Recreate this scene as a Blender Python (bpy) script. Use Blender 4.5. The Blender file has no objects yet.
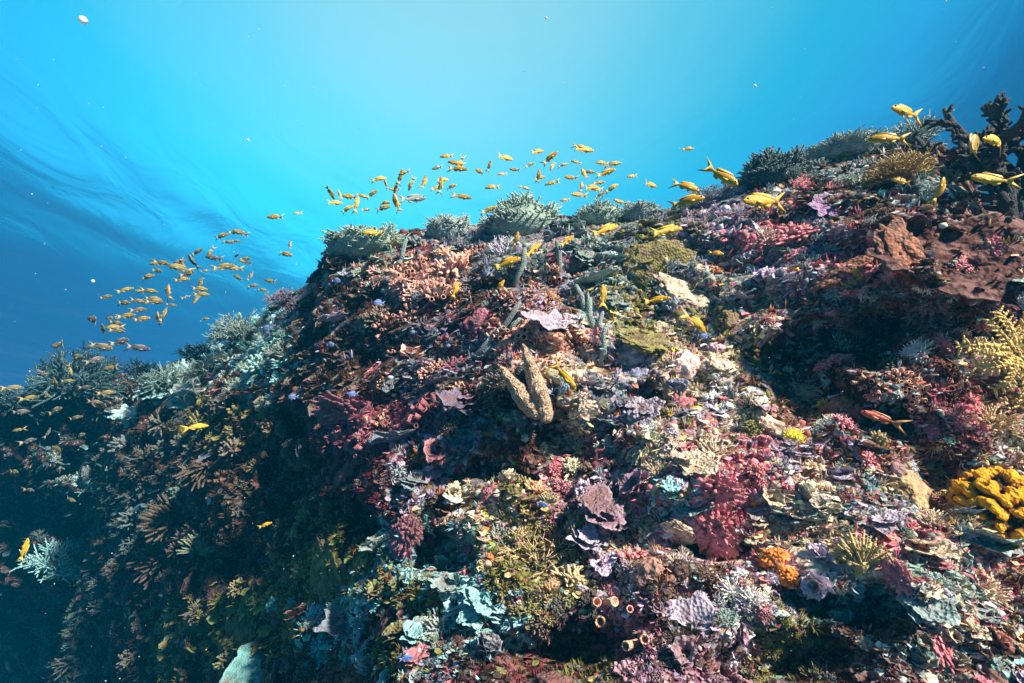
import bpy, math, random
import numpy as np
from mathutils import Vector, Matrix, Quaternion
from mathutils.bvhtree import BVHTree
from mathutils.kdtree import KDTree

random.seed(7); RNG = np.random.default_rng(7)
SC = bpy.context.scene
COL = SC.collection
R = math.radians

# ------------------------------------------------------------------ camera
W, H, F = 1024, 683, 512.0
PITCH = R(22)
cam_d = bpy.data.cameras.new('camera'); cam_d.lens = 18.0; cam_d.sensor_width = 36.0
cam_d.clip_start = 0.02; cam_d.clip_end = 500
cam = bpy.data.objects.new('camera', cam_d); COL.objects.link(cam)
cam.location = (0, 0, 0); cam.rotation_euler = (R(90) + PITCH, 0, 0)
SC.camera = cam
FWD = np.array([0, math.cos(PITCH), math.sin(PITCH)])
UP = np.array([0, -math.sin(PITCH), math.cos(PITCH)])
RT = np.array([1.0, 0, 0])

# ------------------------------------------------------------------ world, sun, exposure
SUN_EL, SUN_AZ = R(30), R(44)      # azimuth measured to the right of straight-behind the camera
sun_dir = Vector((math.sin(SUN_AZ) * math.cos(SUN_EL), -math.cos(SUN_AZ) * math.cos(SUN_EL), math.sin(SUN_EL)))
wd = bpy.data.worlds.new('World'); SC.world = wd; wd.use_nodes = True
nt = wd.node_tree; nt.nodes.clear()
def N(t, kind, **kw):
    n = t.nodes.new(kind)
    for k, v in kw.items(): setattr(n, k, v)
    return n
out = N(nt, 'ShaderNodeOutputWorld'); bg = N(nt, 'ShaderNodeBackground'); bg.inputs['Strength'].default_value = 0.15
sky = N(nt, 'ShaderNodeTexSky', sky_type='NISHITA'); sky.sun_disc = False
sky.sun_elevation = SUN_EL; sky.sun_rotation = math.atan2(sun_dir.x, sun_dir.y)
tc = N(nt, 'ShaderNodeTexCoord')
sep = N(nt, 'ShaderNodeSeparateXYZ'); nt.links.new(tc.outputs['Generated'], sep.inputs[0])
tint = N(nt, 'ShaderNodeMix', data_type='RGBA', blend_type='MULTIPLY'); tint.inputs['Factor'].default_value = 1
nt.links.new(sky.outputs[0], tint.inputs['A'])
# daylight filtered by the water column: brighter and whiter towards the zenith
ramp = N(nt, 'ShaderNodeValToRGB'); e = ramp.color_ramp.elements
e[0].position = 0.0; e[0].color = (0.0, 0.015, 0.03, 1)
e[1].position = 1.0; e[1].color = (1.25, 1.9, 1.32, 1)
for q_, c_ in ((.38, (0, .04, .07)), (.55, (0, .18, .30)), (.68, (.05, .66, .80)), (.80, (.06, .96, .92)), (.91, (.46, 1.42, 1.14))): e.new(q_).color = (*c_, 1)
dotn = N(nt, 'ShaderNodeVectorMath', operation='DOT_PRODUCT')
nt.links.new(tc.outputs['Generated'], dotn.inputs[0]); dotn.inputs[1].default_value = Vector((-0.097, 0.53, 0.843)).normalized()
nt.links.new(dotn.outputs['Value'], ramp.inputs[0]); nt.links.new(ramp.outputs[0], tint.inputs['B'])
low = N(nt, 'ShaderNodeMapRange'); low.inputs['From Min'].default_value = -0.02; low.inputs['From Max'].default_value = 0.08
nt.links.new(sep.outputs['Z'], low.inputs['Value'])
mx = N(nt, 'ShaderNodeMix', data_type='RGBA'); mx.inputs['A'].default_value = (0.0, 0.56, 1.45, 1)
nt.links.new(low.outputs[0], mx.inputs['Factor']); nt.links.new(tint.outputs['Result'], mx.inputs['B'])
nt.links.new(mx.outputs['Result'], bg.inputs[0]); nt.links.new(bg.outputs[0], out.inputs[0])

sun_d = bpy.data.lights.new('sun', 'SUN'); sun_d.energy = 5.0; sun_d.angle = R(4.0); sun_d.color = (1.0, 0.89, 0.76)
sun = bpy.data.objects.new('sun', sun_d); COL.objects.link(sun)
sun.rotation_euler = sun_dir.to_track_quat('Z', 'Y').to_euler()
sun.location = sun_dir * 20
vs = SC.view_settings; vs.view_transform = 'Standard'; vs.look = 'None'; vs.exposure = 1.22; vs.gamma = 1; vs.use_curve_mapping = False
SC.cycles.max_bounces = 6; SC.cycles.volume_bounces = 0; SC.cycles.use_denoising = True

# ------------------------------------------------------------------ noise
_perm = np.random.default_rng(3).permutation(512)
_grad = np.random.default_rng(4).normal(size=(512, 3)); _grad /= np.linalg.norm(_grad, axis=1)[:, None]
def perlin(p):
    p = np.asarray(p, float); i = np.floor(p).astype(int); f = p - i
    u = f * f * f * (f * (f * 6 - 15) + 10); r = 0
    for dx in (0, 1):
        for dy in (0, 1):
            for dz in (0, 1):
                h = _perm[(_perm[(_perm[(i[:, 0] + dx) & 511] + i[:, 1] + dy) & 511] + i[:, 2] + dz) & 511]
                g = _grad[h]; d = f - np.array([dx, dy, dz])
                w = (u[:, 0] if dx else 1 - u[:, 0]) * (u[:, 1] if dy else 1 - u[:, 1]) * (u[:, 2] if dz else 1 - u[:, 2])
                r = r + w * (g * d).sum(1)
    return r * 1.5
def ray(px, py):
    return ((px - 512) / F)[..., None] * RT - ((py - 341.5) / F)[..., None] * UP + FWD
def ray1(px, py): return (px - 512) / F * RT - (py - 341.5) / F * UP + FWD
def project(p):
    p = np.asarray(p, float); d = p @ FWD
    return 512 + F * (p @ RT) / d, 341.5 - F * (p @ UP) / d, d

# ------------------------------------------------------------------ palette and zones of growth, left ones darkened for shade
import time; T0 = time.time()
def tick(n): pass
C = dict(cream=(.56, .45, .32), white=(.74, .72, .70), gteal=(.22, .31, .26), greyteal=(.24, .31, .30), teal=(.24, .46, .46),
         dteal=(.025, .06, .065), slate=(.17, .20, .25), lav=(.40, .34, .42), mauve=(.28, .16, .21), dmauve=(.13, .09, .15),
         pink=(.56, .18, .21), magenta=(.25, .075, .11), maroon=(.13, .035, .038), rust=(.25, .10, .055), peach=(.64, .33, .25),
         orange=(.80, .22, .02), yellow=(.72, .46, .03), gold=(.36, .22, .05), olive=(.17, .16, .04), umber=(.09, .046, .028),
         dbrown=(.028, .017, .012), tan=(.46, .33, .17), blue=(.03, .10, .55), purple=(.30, .18, .32))  # dbrown, dteal and umber lowered to put the left flank's shade into colour
CN = dict(cream='cream', white='white', gteal='grey green', greyteal='grey teal', teal='pale teal', dteal='dark teal', slate='slate grey',
          lav='lavender', mauve='mauve', dmauve='dusky purple', pink='pink', magenta='magenta', maroon='maroon', rust='rust red', peach='peach',
          orange='orange', yellow='yellow', gold='golden brown', olive='olive', umber='brown', dbrown='dark brown', tan='tan', blue='blue', purple='purple')
def parse(s): return [(a.split(':')[0], float(a.split(':')[1]) if ':' in a else 1.0) for a in s.split()]
ZONES = [(x, y, parse(k), parse(c)) for x, y, k, c in [
 (60, 450, 'bush:3 finger:2 lump:2', 'dteal:4 dbrown:3'), (170, 395, 'bush:4 plate:2 fuzz:2', 'teal:2 gteal:3 dteal:2 dbrown:2'),
 (130, 520, 'finger:3 cups:1 bush:2', 'dbrown:4 dteal:3'), (190, 520, 'finger:4 cups:3 lump:2', 'dbrown:4 umber:4 mauve:1'),
 (220, 630, 'lump:2 fuzz:3 plate:1', 'olive:4 dbrown:4 dteal:1'), (120, 640, 'lump bush plate', 'dbrown:4 dteal:3'),
 (290, 300, 'plate:2 lump:2 finger:2', 'slate:3 dmauve:3 umber:2'), (240, 340, 'bush:3 fuzz:2', 'gteal:3 teal:1 dbrown:2'),
 (290, 400, 'lump:2 cups:2 plate finger', 'umber:4 maroon:2 rust:2 greyteal:1'), (260, 470, 'fuzz lump finger', 'umber:3 dbrown:4 olive:2'),
 (370, 245, 'bush:3 plate:2 fuzz:2', 'gteal:4 slate:2 tan:1'), (430, 285, 'cups:3 lump:2 bush', 'peach:2 umber:4 maroon:1 slate:1'),
 (360, 330, 'lump:2 plate:2 cups:2', 'umber:4 slate:2 lav:1 maroon:2 dbrown:2'), (410, 375, 'lump:3 plate:2 cups:2', 'magenta:3 lav:2 peach:2 umber:2'),
 (345, 425, 'lump:4 cups', 'magenta:5 umber:2 maroon:2'), (420, 450, 'plate:3 lump:2', 'slate:2 lav:2 umber:3 magenta:1 greyteal:1'),
 (320, 560, 'fuzz:3 finger:2 lump:2', 'olive:5 dbrown:3 gold:1'), (370, 500, 'lump:3 fuzz', 'maroon:4 umber:3 magenta:2 dbrown:2'),
 (420, 600, 'plate:4 fuzz:2 finger', 'teal:4 olive:2 greyteal:2 maroon:1'), (350, 660, 'cups:3 lump:2 plate', 'rust:2 maroon:2 tan:1 umber:3'),
 (480, 500, 'lump fuzz plate', 'olive:4 umber:3 cream:1 pink:1'), (480, 610, 'plate:4 lump', 'teal:3 slate:2 maroon:2 pink:1'),
 (500, 240, 'bush:2 finger:2 plate:2', 'greyteal:4 slate:3 lav:1'), (540, 305, 'cups:3 lump:2 plate', 'peach:2 lav:2 greyteal:3 mauve:1'),
 (600, 380, 'plate:3 lump:2 fuzz', 'slate:2 lav:3 cream:2 olive:1'), (540, 440, 'lump:3 fuzz', 'umber:4 dbrown:5 maroon:2'),
 (640, 240, 'plate:3 bush:2 fuzz:2', 'greyteal:3 olive:2 lav:1 slate:3'), (650, 320, 'fuzz:3 lump:2 plate:2', 'cream:3 olive:3 gteal:2 yellow:0.4'),
 (700, 400, 'plate:2 fuzz:2 lump:2', 'lav:3 cream:2 pink:1 yellow:0.8 olive:1 white:1 slate:1'), (720, 320, 'fuzz:3 lump:2 plate', 'cream:3 olive:3 orange:0.4 lav:1 greyteal:1'),
 (620, 520, 'plate:4 lump:2', 'lav:3 teal:2 mauve:2 cream:1'), (540, 560, 'finger:3 fuzz:3', 'tan:4 olive:2 umber:1'),
 (590, 450, 'fuzz:2 lump plate', 'cream:2 magenta:2 lav:2 umber:2 greyteal:1'), (690, 450, 'fuzz:2 plate lump:2', 'cream:3 lav:2 pink:2 tan:1'),
 (710, 520, 'lump:4 fuzz', 'pink:5 magenta:2 white:1 cream:1'), (650, 600, 'cups:2 plate:2 lump:2', 'peach:2 lav:3 teal:1 mauve:2'),
 (560, 660, 'lump fuzz', 'dbrown:4 maroon:3 umber:2 olive:1'), (740, 590, 'fuzz:3 lump', 'white:2 pink:2 cream:2 lav:1 umber:1'),
 (750, 200, 'bush:3 fuzz plate', 'greyteal:3 lav:1 umber:2 slate:3'), (800, 235, 'lump:4 fuzz', 'pink:4 rust:2 cream:1 lav:1'),
 (850, 165, 'bush:3 finger:2 lump', 'gold:2 umber:2 greyteal:3 cream:1 maroon:1'), (880, 240, 'lump:3 plate', 'maroon:3 rust:3 umber:3'),
 (790, 300, 'lump:3 fuzz:2', 'rust:3 pink:2 cream:2 yellow:0.5 umber:1'), (760, 375, 'fuzz:2 lump:2', 'olive:4 umber:3'),
 (850, 370, 'lump:3', 'dbrown:4 umber:2 pink:0.5'), (840, 430, 'lump:2 plate fuzz:2', 'pink:3 rust:2 yellow:0.8 cream:1 lav:1'),
 (920, 390, 'lump:2 cups:2 fuzz', 'maroon:3 greyteal:2 pink:1 white:0.5 rust:1'), (985, 420, 'fuzz:3 finger', 'tan:3 maroon:1 cream:2 pink:1'),
 (800, 490, 'plate:2 fuzz:2 lump:2', 'cream:3 lav:2 pink:2 greyteal:2'), (900, 550, 'plate:3 fuzz:2 lump', 'greyteal:3 pink:3 cream:2 lav:2 mauve:1'),
 (960, 600, 'plate:2 fuzz:2 lump:2', 'pink:3 cream:3 greyteal:3 tan:1'), (870, 640, 'lump:2 fuzz plate', 'umber:3 maroon:2 pink:1.5 greyteal:1'),
 (780, 650, 'lump:2 fuzz:2', 'dbrown:4 rust:3 maroon:2 olive:2'), (1000, 655, 'lump:2 plate', 'umber:2 rust:2 greyteal:2 orange:0.5 pink:1'),
 (930, 480, 'fuzz:3 lump', 'tan:2 maroon:3 pink:1 cream:1'), (690, 640, 'lump:2 plate', 'lav:2 dbrown:2 mauve:2 umber:2')]]
_zx = np.array([z[0] for z in ZONES], float); _zy = np.array([z[1] for z in ZONES], float)
for z in ZONES:
    k_ = dict(z[2])
    if 'plate' in k_: z[2].append(('leaf', k_['plate'] * .9))
    z[2].append(('knob', .25 * sum(k_.values())))
    z[2][:] = [(a, w * (.55 if a == 'fuzz' else 1)) for a, w in z[2]]
def wpick(lst, rnd): return rnd.choices([a for a, _ in lst], [b for _, b in lst])[0]
def zone(px, py, rnd):
    d2 = (_zx - px) ** 2 + (_zy - py) ** 2; w = 1 / (d2 + 25 ** 2) ** 2.2
    return ZONES[rnd.choices(range(len(ZONES)), w)[0]]
PATCH = []
def species(px, py, rnd):
    k, c = species0(px, py, rnd)
    if px > 310 and py > 250 and c in ('cream', 'greyteal', 'tan', 'slate', 'lav') and rnd.random() < .07: c = rnd.choice(('pink', 'rust', 'mauve', 'rust', 'orange', 'pink'))
    if px > 560 and c in ('umber', 'maroon', 'rust', 'tan') and rnd.random() < .22: c = rnd.choice(('greyteal', 'teal', 'lav', 'white', 'cream', 'gteal'))
    if px < 150 and py > 390: c = 'dbrown' if c not in ('dteal',) else c  # shade of the far left put into the growth colour
    if px < 260 and py > 400 and c in ('cream', 'gteal', 'greyteal', 'teal', 'tan', 'rust'): c = 'dbrown'  # pale growth turned dark brown, painting in the left flank's shade
    return k, c
def species0(px, py, rnd):
    # neighbours belong together: most growth follows the patch it stands in
    if not PATCH:
        r0 = random.Random(61)
        for _ in range(330):
            x, y = r0.uniform(-60, 1090), r0.uniform(130, 720); z = zone(x, y, r0); PATCH.append((x, y, wpick(z[2], r0), wpick(z[3], r0)))
    if rnd.random() < .7:
        x, y = px + rnd.gauss(0, 9), py + rnd.gauss(0, 9); q = min(PATCH, key=lambda a: (a[0] - x) ** 2 + 2 * (a[1] - y) ** 2); return q[2], q[3]
    z = zone(px, py, rnd); return wpick(z[2], rnd), wpick(z[3], rnd)
def jitter(c, rnd, a=.22):
    k = math.exp(rnd.uniform(-a, a) * 1.3)
    return tuple(min(.85, max(.01, v * k * math.exp(rnd.uniform(-a, a) * .5))) for v in c)

# ------------------------------------------------------------------ materials
def mat_new(name):
    m = bpy.data.materials.new(name); m.use_nodes = True; t = m.node_tree
    return m, t, t.nodes['Principled BSDF']
def mix(t, a, b, fac=None, mode='MIX', f=1.0):
    n = N(t, 'ShaderNodeMix', data_type='RGBA', blend_type=mode); n.inputs['Factor'].default_value = f
    for s, v in (('A', a), ('B', b)):
        if isinstance(v, tuple): n.inputs[s].default_value = v if len(v) == 4 else (*v, 1)
        else: t.links.new(v, n.inputs[s])
    if fac is not None: t.links.new(fac, n.inputs['Factor'])
    return n.outputs['Result']
def mrange(t, v, a, b, c, d):
    n = N(t, 'ShaderNodeMapRange'); t.links.new(v, n.inputs['Value'])
    for k, x in zip(('From Min', 'From Max', 'To Min', 'To Max'), (a, b, c, d)): n.inputs[k].default_value = x
    return n.outputs[0]
def noise(t, co, scale, detail=3, rough=.6):
    n = N(t, 'ShaderNodeTexNoise'); n.inputs['Scale'].default_value = scale; n.inputs['Detail'].default_value = detail
    n.inputs['Roughness'].default_value = rough; t.links.new(co, n.inputs['Vector']); return n
def vor(t, co, scale, feature='F1'):
    n = N(t, 'ShaderNodeTexVoronoi', feature=feature); n.inputs['Scale'].default_value = scale; t.links.new(co, n.inputs['Vector']); return n
def bump(t, h, strength, dist, prev=None):
    n = N(t, 'ShaderNodeBump'); n.inputs['Strength'].default_value = strength; n.inputs['Distance'].default_value = dist
    t.links.new(h, n.inputs['Height'])
    if prev is not None: t.links.new(prev, n.inputs['Normal'])
    return n.outputs[0]
def coral_mat(name, tipc, tipf, cell=60., rough=.8, mottled=.5, patch=None, base=None):
    """living tissue: the object's own colour, mottled, paler growing tips, polyp-sized bumps"""
    m, t, b = mat_new(name)
    oi = N(t, 'ShaderNodeObjectInfo'); geo = N(t, 'ShaderNodeNewGeometry')
    at = N(t, 'ShaderNodeAttribute', attribute_name='tip')
    n1 = noise(t, geo.outputs['Position'], 28, 5); k = mrange(t, n1.outputs['Fac'], .3, .7, 1 - mottled, 1 + mottled)
    cc = N(t, 'ShaderNodeCombineColor'); [t.links.new(k, cc.inputs[i]) for i in range(3)]
    c = mix(t, oi.outputs['Color'], cc.outputs[0], mode='MULTIPLY')
    v = vor(t, geo.outputs['Position'], cell)
    n3 = noise(t, geo.outputs['Position'], 9, 2)
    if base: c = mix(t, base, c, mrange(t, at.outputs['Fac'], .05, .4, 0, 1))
    if patch:                                                 # film of other growth settled in blotches
        c = mix(t, c, patch, mrange(t, n3.outputs['Fac'], .50, .64, 0, .75))
    c = mix(t, c, tipc, mrange(t, v.outputs['Distance'], .0, .35, .35, 0))
    tf = N(t, 'ShaderNodeMath', operation='MULTIPLY'); t.links.new(at.outputs['Fac'], tf.inputs[0]); tf.inputs[1].default_value = tipf
    c = mix(t, c, mix(t, mix(t, oi.outputs['Color'], (1.9, 1.95, 1.95), mode='MULTIPLY'), tipc, f=.4), tf.outputs[0])
    t.links.new(c, b.inputs['Base Color']); b.inputs['Roughness'].default_value = rough; b.inputs['Specular IOR Level'].default_value = .25
    nb = bump(t, v.outputs['Distance'], .7, .010); n2 = noise(t, geo.outputs['Position'], 140, 2)
    t.links.new(bump(t, n2.outputs['Fac'], .5, .004, nb), b.inputs['Normal'])
    return m
M = dict(
    bush=coral_mat('bush_coral', (.62, .66, .56), .55, 110), plate=coral_mat('plate_coral', (.50, .62, .62), .45, 90, patch=(.16, .09, .07)),
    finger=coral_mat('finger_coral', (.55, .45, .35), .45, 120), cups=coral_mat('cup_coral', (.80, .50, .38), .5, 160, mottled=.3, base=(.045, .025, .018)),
    lump=coral_mat('sponge', (.75, .50, .46), .22, 75, mottled=.75, patch=(.10, .06, .05)), fuzz=coral_mat('soft_coral', (.80, .76, .64), .6, 150),
    dark_plate=coral_mat('dark_plate_coral', (.40, .34, .30), .5, 45, mottled=.7, patch=(.20, .10, .09)), shaded_bush=coral_mat('shaded_bush_coral', (.10, .15, .16), .4, 110), plain=coral_mat('leathery_coral', (.5, .46, .42), .25, 170, mottled=.35))
def simple_mat(name, c, rough=.6, **kw):
    m, t, b = mat_new(name); b.inputs['Base Color'].default_value = (*c, 1); b.inputs['Roughness'].default_value = rough
    for k, v in kw.items(): b.inputs[k].default_value = v
    return m
# reef rock with its encrusting film
mr, t, b = mat_new('reef_rock')
at = N(t, 'ShaderNodeAttribute', attribute_name='Col'); geo = N(t, 'ShaderNodeNewGeometry'); P = geo.outputs['Position']
n1 = noise(t, P, 14, 5, .65); n2 = noise(t, P, 55, 4, .7); v1 = vor(t, P, 38); v2 = vor(t, P, 95)
k = mrange(t, n1.outputs['Fac'], .3, .7, .45, 1.5); cc = N(t, 'ShaderNodeCombineColor'); [t.links.new(k, cc.inputs[i]) for i in range(3)]
c = mix(t, at.outputs['Color'], cc.outputs[0], mode='MULTIPLY')
c = mix(t, c, (.03, .02, .015), mrange(t, n2.outputs['Fac'], .48, .62, 0, .8))
hs = N(t, 'ShaderNodeHueSaturation'); hs.inputs['Saturation'].default_value = 1.0; hs.inputs['Value'].default_value = .28
t.links.new(v1.outputs['Color'], hs.inputs['Color'])
sp = N(t, 'ShaderNodeSeparateColor'); t.links.new(v1.outputs['Color'], sp.inputs[0])
rm = N(t, 'ShaderNodeValToRGB'); rm.color_ramp.interpolation = 'CONSTANT'; t.links.new(sp.outputs[0], rm.inputs[0])
el = rm.color_ramp.elements; pal = ['umber', 'pink', 'olive', 'lav', 'maroon', 'cream', 'rust', 'greyteal', 'dbrown', 'magenta']
el[0].color = (*C['dbrown'], 1); el[1].position = .1; el[1].color = (*C['umber'], 1)
for i, p_ in enumerate(pal[1:]): q = el.new(.18 + i * .09); q.color = (*C[p_], 1)
c = mix(t, c, rm.outputs[0], mrange(t, sp.outputs[1], .62, .66, 0, .7))
c = mix(t, c, (.5, .42, .36), mrange(t, v2.outputs['Distance'], .0, .22, .55, 0))
t.links.new(c, b.inputs['Base Color']); b.inputs['Roughness'].default_value = .9; b.inputs['Specular IOR Level'].default_value = .15
nb = bump(t, n1.outputs['Fac'], .8, .05); nb = bump(t, v1.outputs['Distance'], .7, .02, nb); nb = bump(t, n2.outputs['Fac'], .8, .012, nb)
t.links.new(bump(t, v2.outputs['Distance'], .6, .008, nb), b.inputs['Normal'])
M['rock'] = mr
# small growth whose colour is per vertex
mt_, t, b = mat_new('turf'); at = N(t, 'ShaderNodeAttribute', attribute_name='Col'); t.links.new(at.outputs['Color'], b.inputs['Base Color'])
b.inputs['Roughness'].default_value = .85; b.inputs['Specular IOR Level'].default_value = .15; M['turf'] = mt_
# fish
def fish_mat(name, belly, back_dark):
    m, t, b = mat_new(name); oi = N(t, 'ShaderNodeObjectInfo'); tcn = N(t, 'ShaderNodeTexCoord')
    s = N(t, 'ShaderNodeSeparateXYZ'); t.links.new(tcn.outputs['Object'], s.inputs[0])
    c = mix(t, oi.outputs['Color'], belly, mrange(t, s.outputs['Z'], -.03, -.14, 0, .75))
    c = mix(t, c, back_dark, mrange(t, s.outputs['Z'], .05, .17, 0, .6))
    v = vor(t, tcn.outputs['Object'], 42); c = mix(t, c, (.9, .8, .5), mrange(t, v.outputs['Distance'], 0, .3, .10, 0))
    t.links.new(c, b.inputs['Base Color']); b.inputs['Roughness'].default_value = .38
    t.links.new(bump(t, v.outputs['Distance'], .25, .01), b.inputs['Normal'])
    return m
M['fish'] = fish_mat('fish_scales', (.72, .50, .16), (.30, .17, .02))
M['fin'], t, b = mat_new('fish_fin'); oi = N(t, 'ShaderNodeObjectInfo'); t.links.new(mix(t, oi.outputs['Color'], (.75, .6, .2), f=.3), b.inputs['Base Color'])
b.inputs['Roughness'].default_value = .5; b.inputs['Transmission Weight'].default_value = 0.0
M['eye'] = simple_mat('fish_eye', (.01, .01, .012), .15); M['iris'] = simple_mat('fish_iris', (.7, .6, .35), .3)
M['jelly'] = simple_mat('jelly', (.85, .9, .92), .3, Alpha=.7)

# ------------------------------------------------------------------ mesh batch
class B:
    def __init__(s): s.v = []; s.f = []; s.t = []; s.m = []; s.n = 0
    def add(s, V, Fc, tip=0.0, mi=0):
        V = np.asarray(V, float); s.v.append(V)
        s.t.append(np.broadcast_to(np.asarray(tip, float), (len(V),)))
        for f in Fc: s.f.append(tuple(int(i) + s.n for i in f)); s.m.append(mi)
        s.n += len(V)
    def V(s): return np.concatenate(s.v)
    def norm(s, r=1.0, zmin=None):
        V = s.V(); k = r / max(np.abs(V).max(), 1e-6); s.v = [a * k for a in s.v]; return s
    def mesh(s, name, mats, smooth=True):
        me = bpy.data.meshes.new(name); me.from_pydata(s.V().tolist(), [], s.f); 
        if any(s.m): me.polygons.foreach_set('material_index', s.m)
        a = me.attributes.new('tip', 'FLOAT', 'POINT'); a.data.foreach_set('value', np.concatenate(s.t).astype(np.float32))
        for m in (mats if isinstance(mats, (list, tuple)) else [mats]): me.materials.append(m)
        if smooth: me.polygons.foreach_set('use_smooth', [True] * len(me.polygons))
        me.update(); return me
def unit(v): v = np.asarray(v, float); return v / max(np.linalg.norm(v), 1e-9)
def frame(d):
    d = unit(d); a = np.array([0, 0, 1.0]) if abs(d[2]) < .9 else np.array([1.0, 0, 0]); x = unit(np.cross(a, d)); return x, np.cross(d, x)
def tube(b, pts, rad, n=6, tip=(0, 1), mi=0, hollow=False):
    pts = np.asarray(pts, float); k = len(pts); V = []; T = []
    x, y = frame(pts[1] - pts[0]); ang = np.arange(n) * 2 * math.pi / n
    P = list(pts); Rr = list(rad); TT = list(np.linspace(tip[0], tip[1], k))
    dl = unit(pts[-1] - pts[-2])
    if hollow:
        P += [pts[-1] + dl * rad[-1] * .15, pts[-1], pts[-1] - dl * rad[-1] * 1.6]; Rr += [rad[-1] * .86, rad[-1] * .66, rad[-1] * .5]; TT += [tip[1], 0, 0]
    else:
        P += [pts[-1] + dl * rad[-1] * .6]; Rr += [rad[-1] * .62]; TT += [tip[1]]
    for i, (p, r) in enumerate(zip(P, Rr)):
        d = unit(P[min(i + 1, k - 1)] - P[max(min(i, k - 1) - 1, 0)]); x = unit(x - d * (x @ d)); y = np.cross(d, x)
        V.append(p + r * (np.cos(ang)[:, None] * x + np.sin(ang)[:, None] * y)); T += [TT[i]] * n
    m = len(P); Fc = [(i * n + j, i * n + (j + 1) % n, (i + 1) * n + (j + 1) % n, (i + 1) * n + j) for i in range(m - 1) for j in range(n)]
    V = np.concatenate(V); end = P[-1] + (0 if hollow else 1) * dl * rad[-1] * .3
    V = np.vstack([V, end]); T.append(0 if hollow else tip[1]); c = len(V) - 1
    Fc += [((m - 1) * n + j, (m - 1) * n + (j + 1) % n, c) for j in range(n)]
    b.add(V, Fc, T, mi)
def rot_about(d, ang, az):
    x, y = frame(d); return unit(np.asarray(d) * math.cos(ang) + (x * math.cos(az) + y * math.sin(az)) * math.sin(ang))
def _ico(sub):
    import bmesh
    bm = bmesh.new(); bmesh.ops.create_icosphere(bm, subdivisions=sub, radius=1)
    V = np.array([v.co[:] for v in bm.verts]); Fc = [tuple(v.index for v in f.verts) for f in bm.faces]; bm.free(); return V, Fc
ICO = {k: _ico(k) for k in (1, 2, 3, 4, 5)}

# ------------------------------------------------------------------ colony shapes (unit size, growing along +z)
def g_bush(seed, nmain=9, lev=3, spread=1.15, L=.42, r=.045, up=.35, taper=.78, n=5, kids=(2, 3), b=None, root=(0, 0, 0), nubs=0):
    rd = random.Random(seed); b = b or B()
    def grow(p, d, L, r, l):
        L = L * rd.uniform(.75, 1.2); mid = p + d * L * .5 + np.array([rd.gauss(0, .06) * L for _ in range(3)])
        d2 = unit(d + np.array([0, 0, up * rd.uniform(.2, 1)]) * .4); q = mid + d2 * L * .5
        last = l == 0
        tube(b, [p, mid, q], [r, r * .9, r * (taper if not last else .6)], n, ((lev - l) / (lev + 1) * .5, (lev - l + 1) / (lev + 1) if not last else 1))
        for _ in range(nubs):
            s_ = rd.uniform(.2, 1) ; f_ = rot_about(d2, rd.uniform(.7, 1.3), rd.uniform(0, 6.28)); g_ = p + (q - p) * s_; tube(b, [g_, g_ + f_ * r * 1.2, g_ + f_ * r * rd.uniform(1.6, 2.6)], [r * .55, r * .5, r * .35], 6, (.3, .8))
        if last: return
        for _ in range(rd.randint(*kids)): grow(q, rot_about(d2, rd.uniform(.35, .8), rd.uniform(0, 6.28)), L * .76, r * taper, l - 1)
        if rd.random() < .6: grow(mid, rot_about(d, rd.uniform(.6, 1.1), rd.uniform(0, 6.28)), L * .55, r * .7, 0)
    for i in range(nmain):
        az = i * 2.4 + rd.uniform(-.3, .3); el = spread * math.sqrt((i + .5) / nmain)
        grow(np.array(root, float), unit([math.sin(el) * math.cos(az), math.sin(el) * math.sin(az), math.cos(el)]), L, r, lev)
    return b
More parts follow.
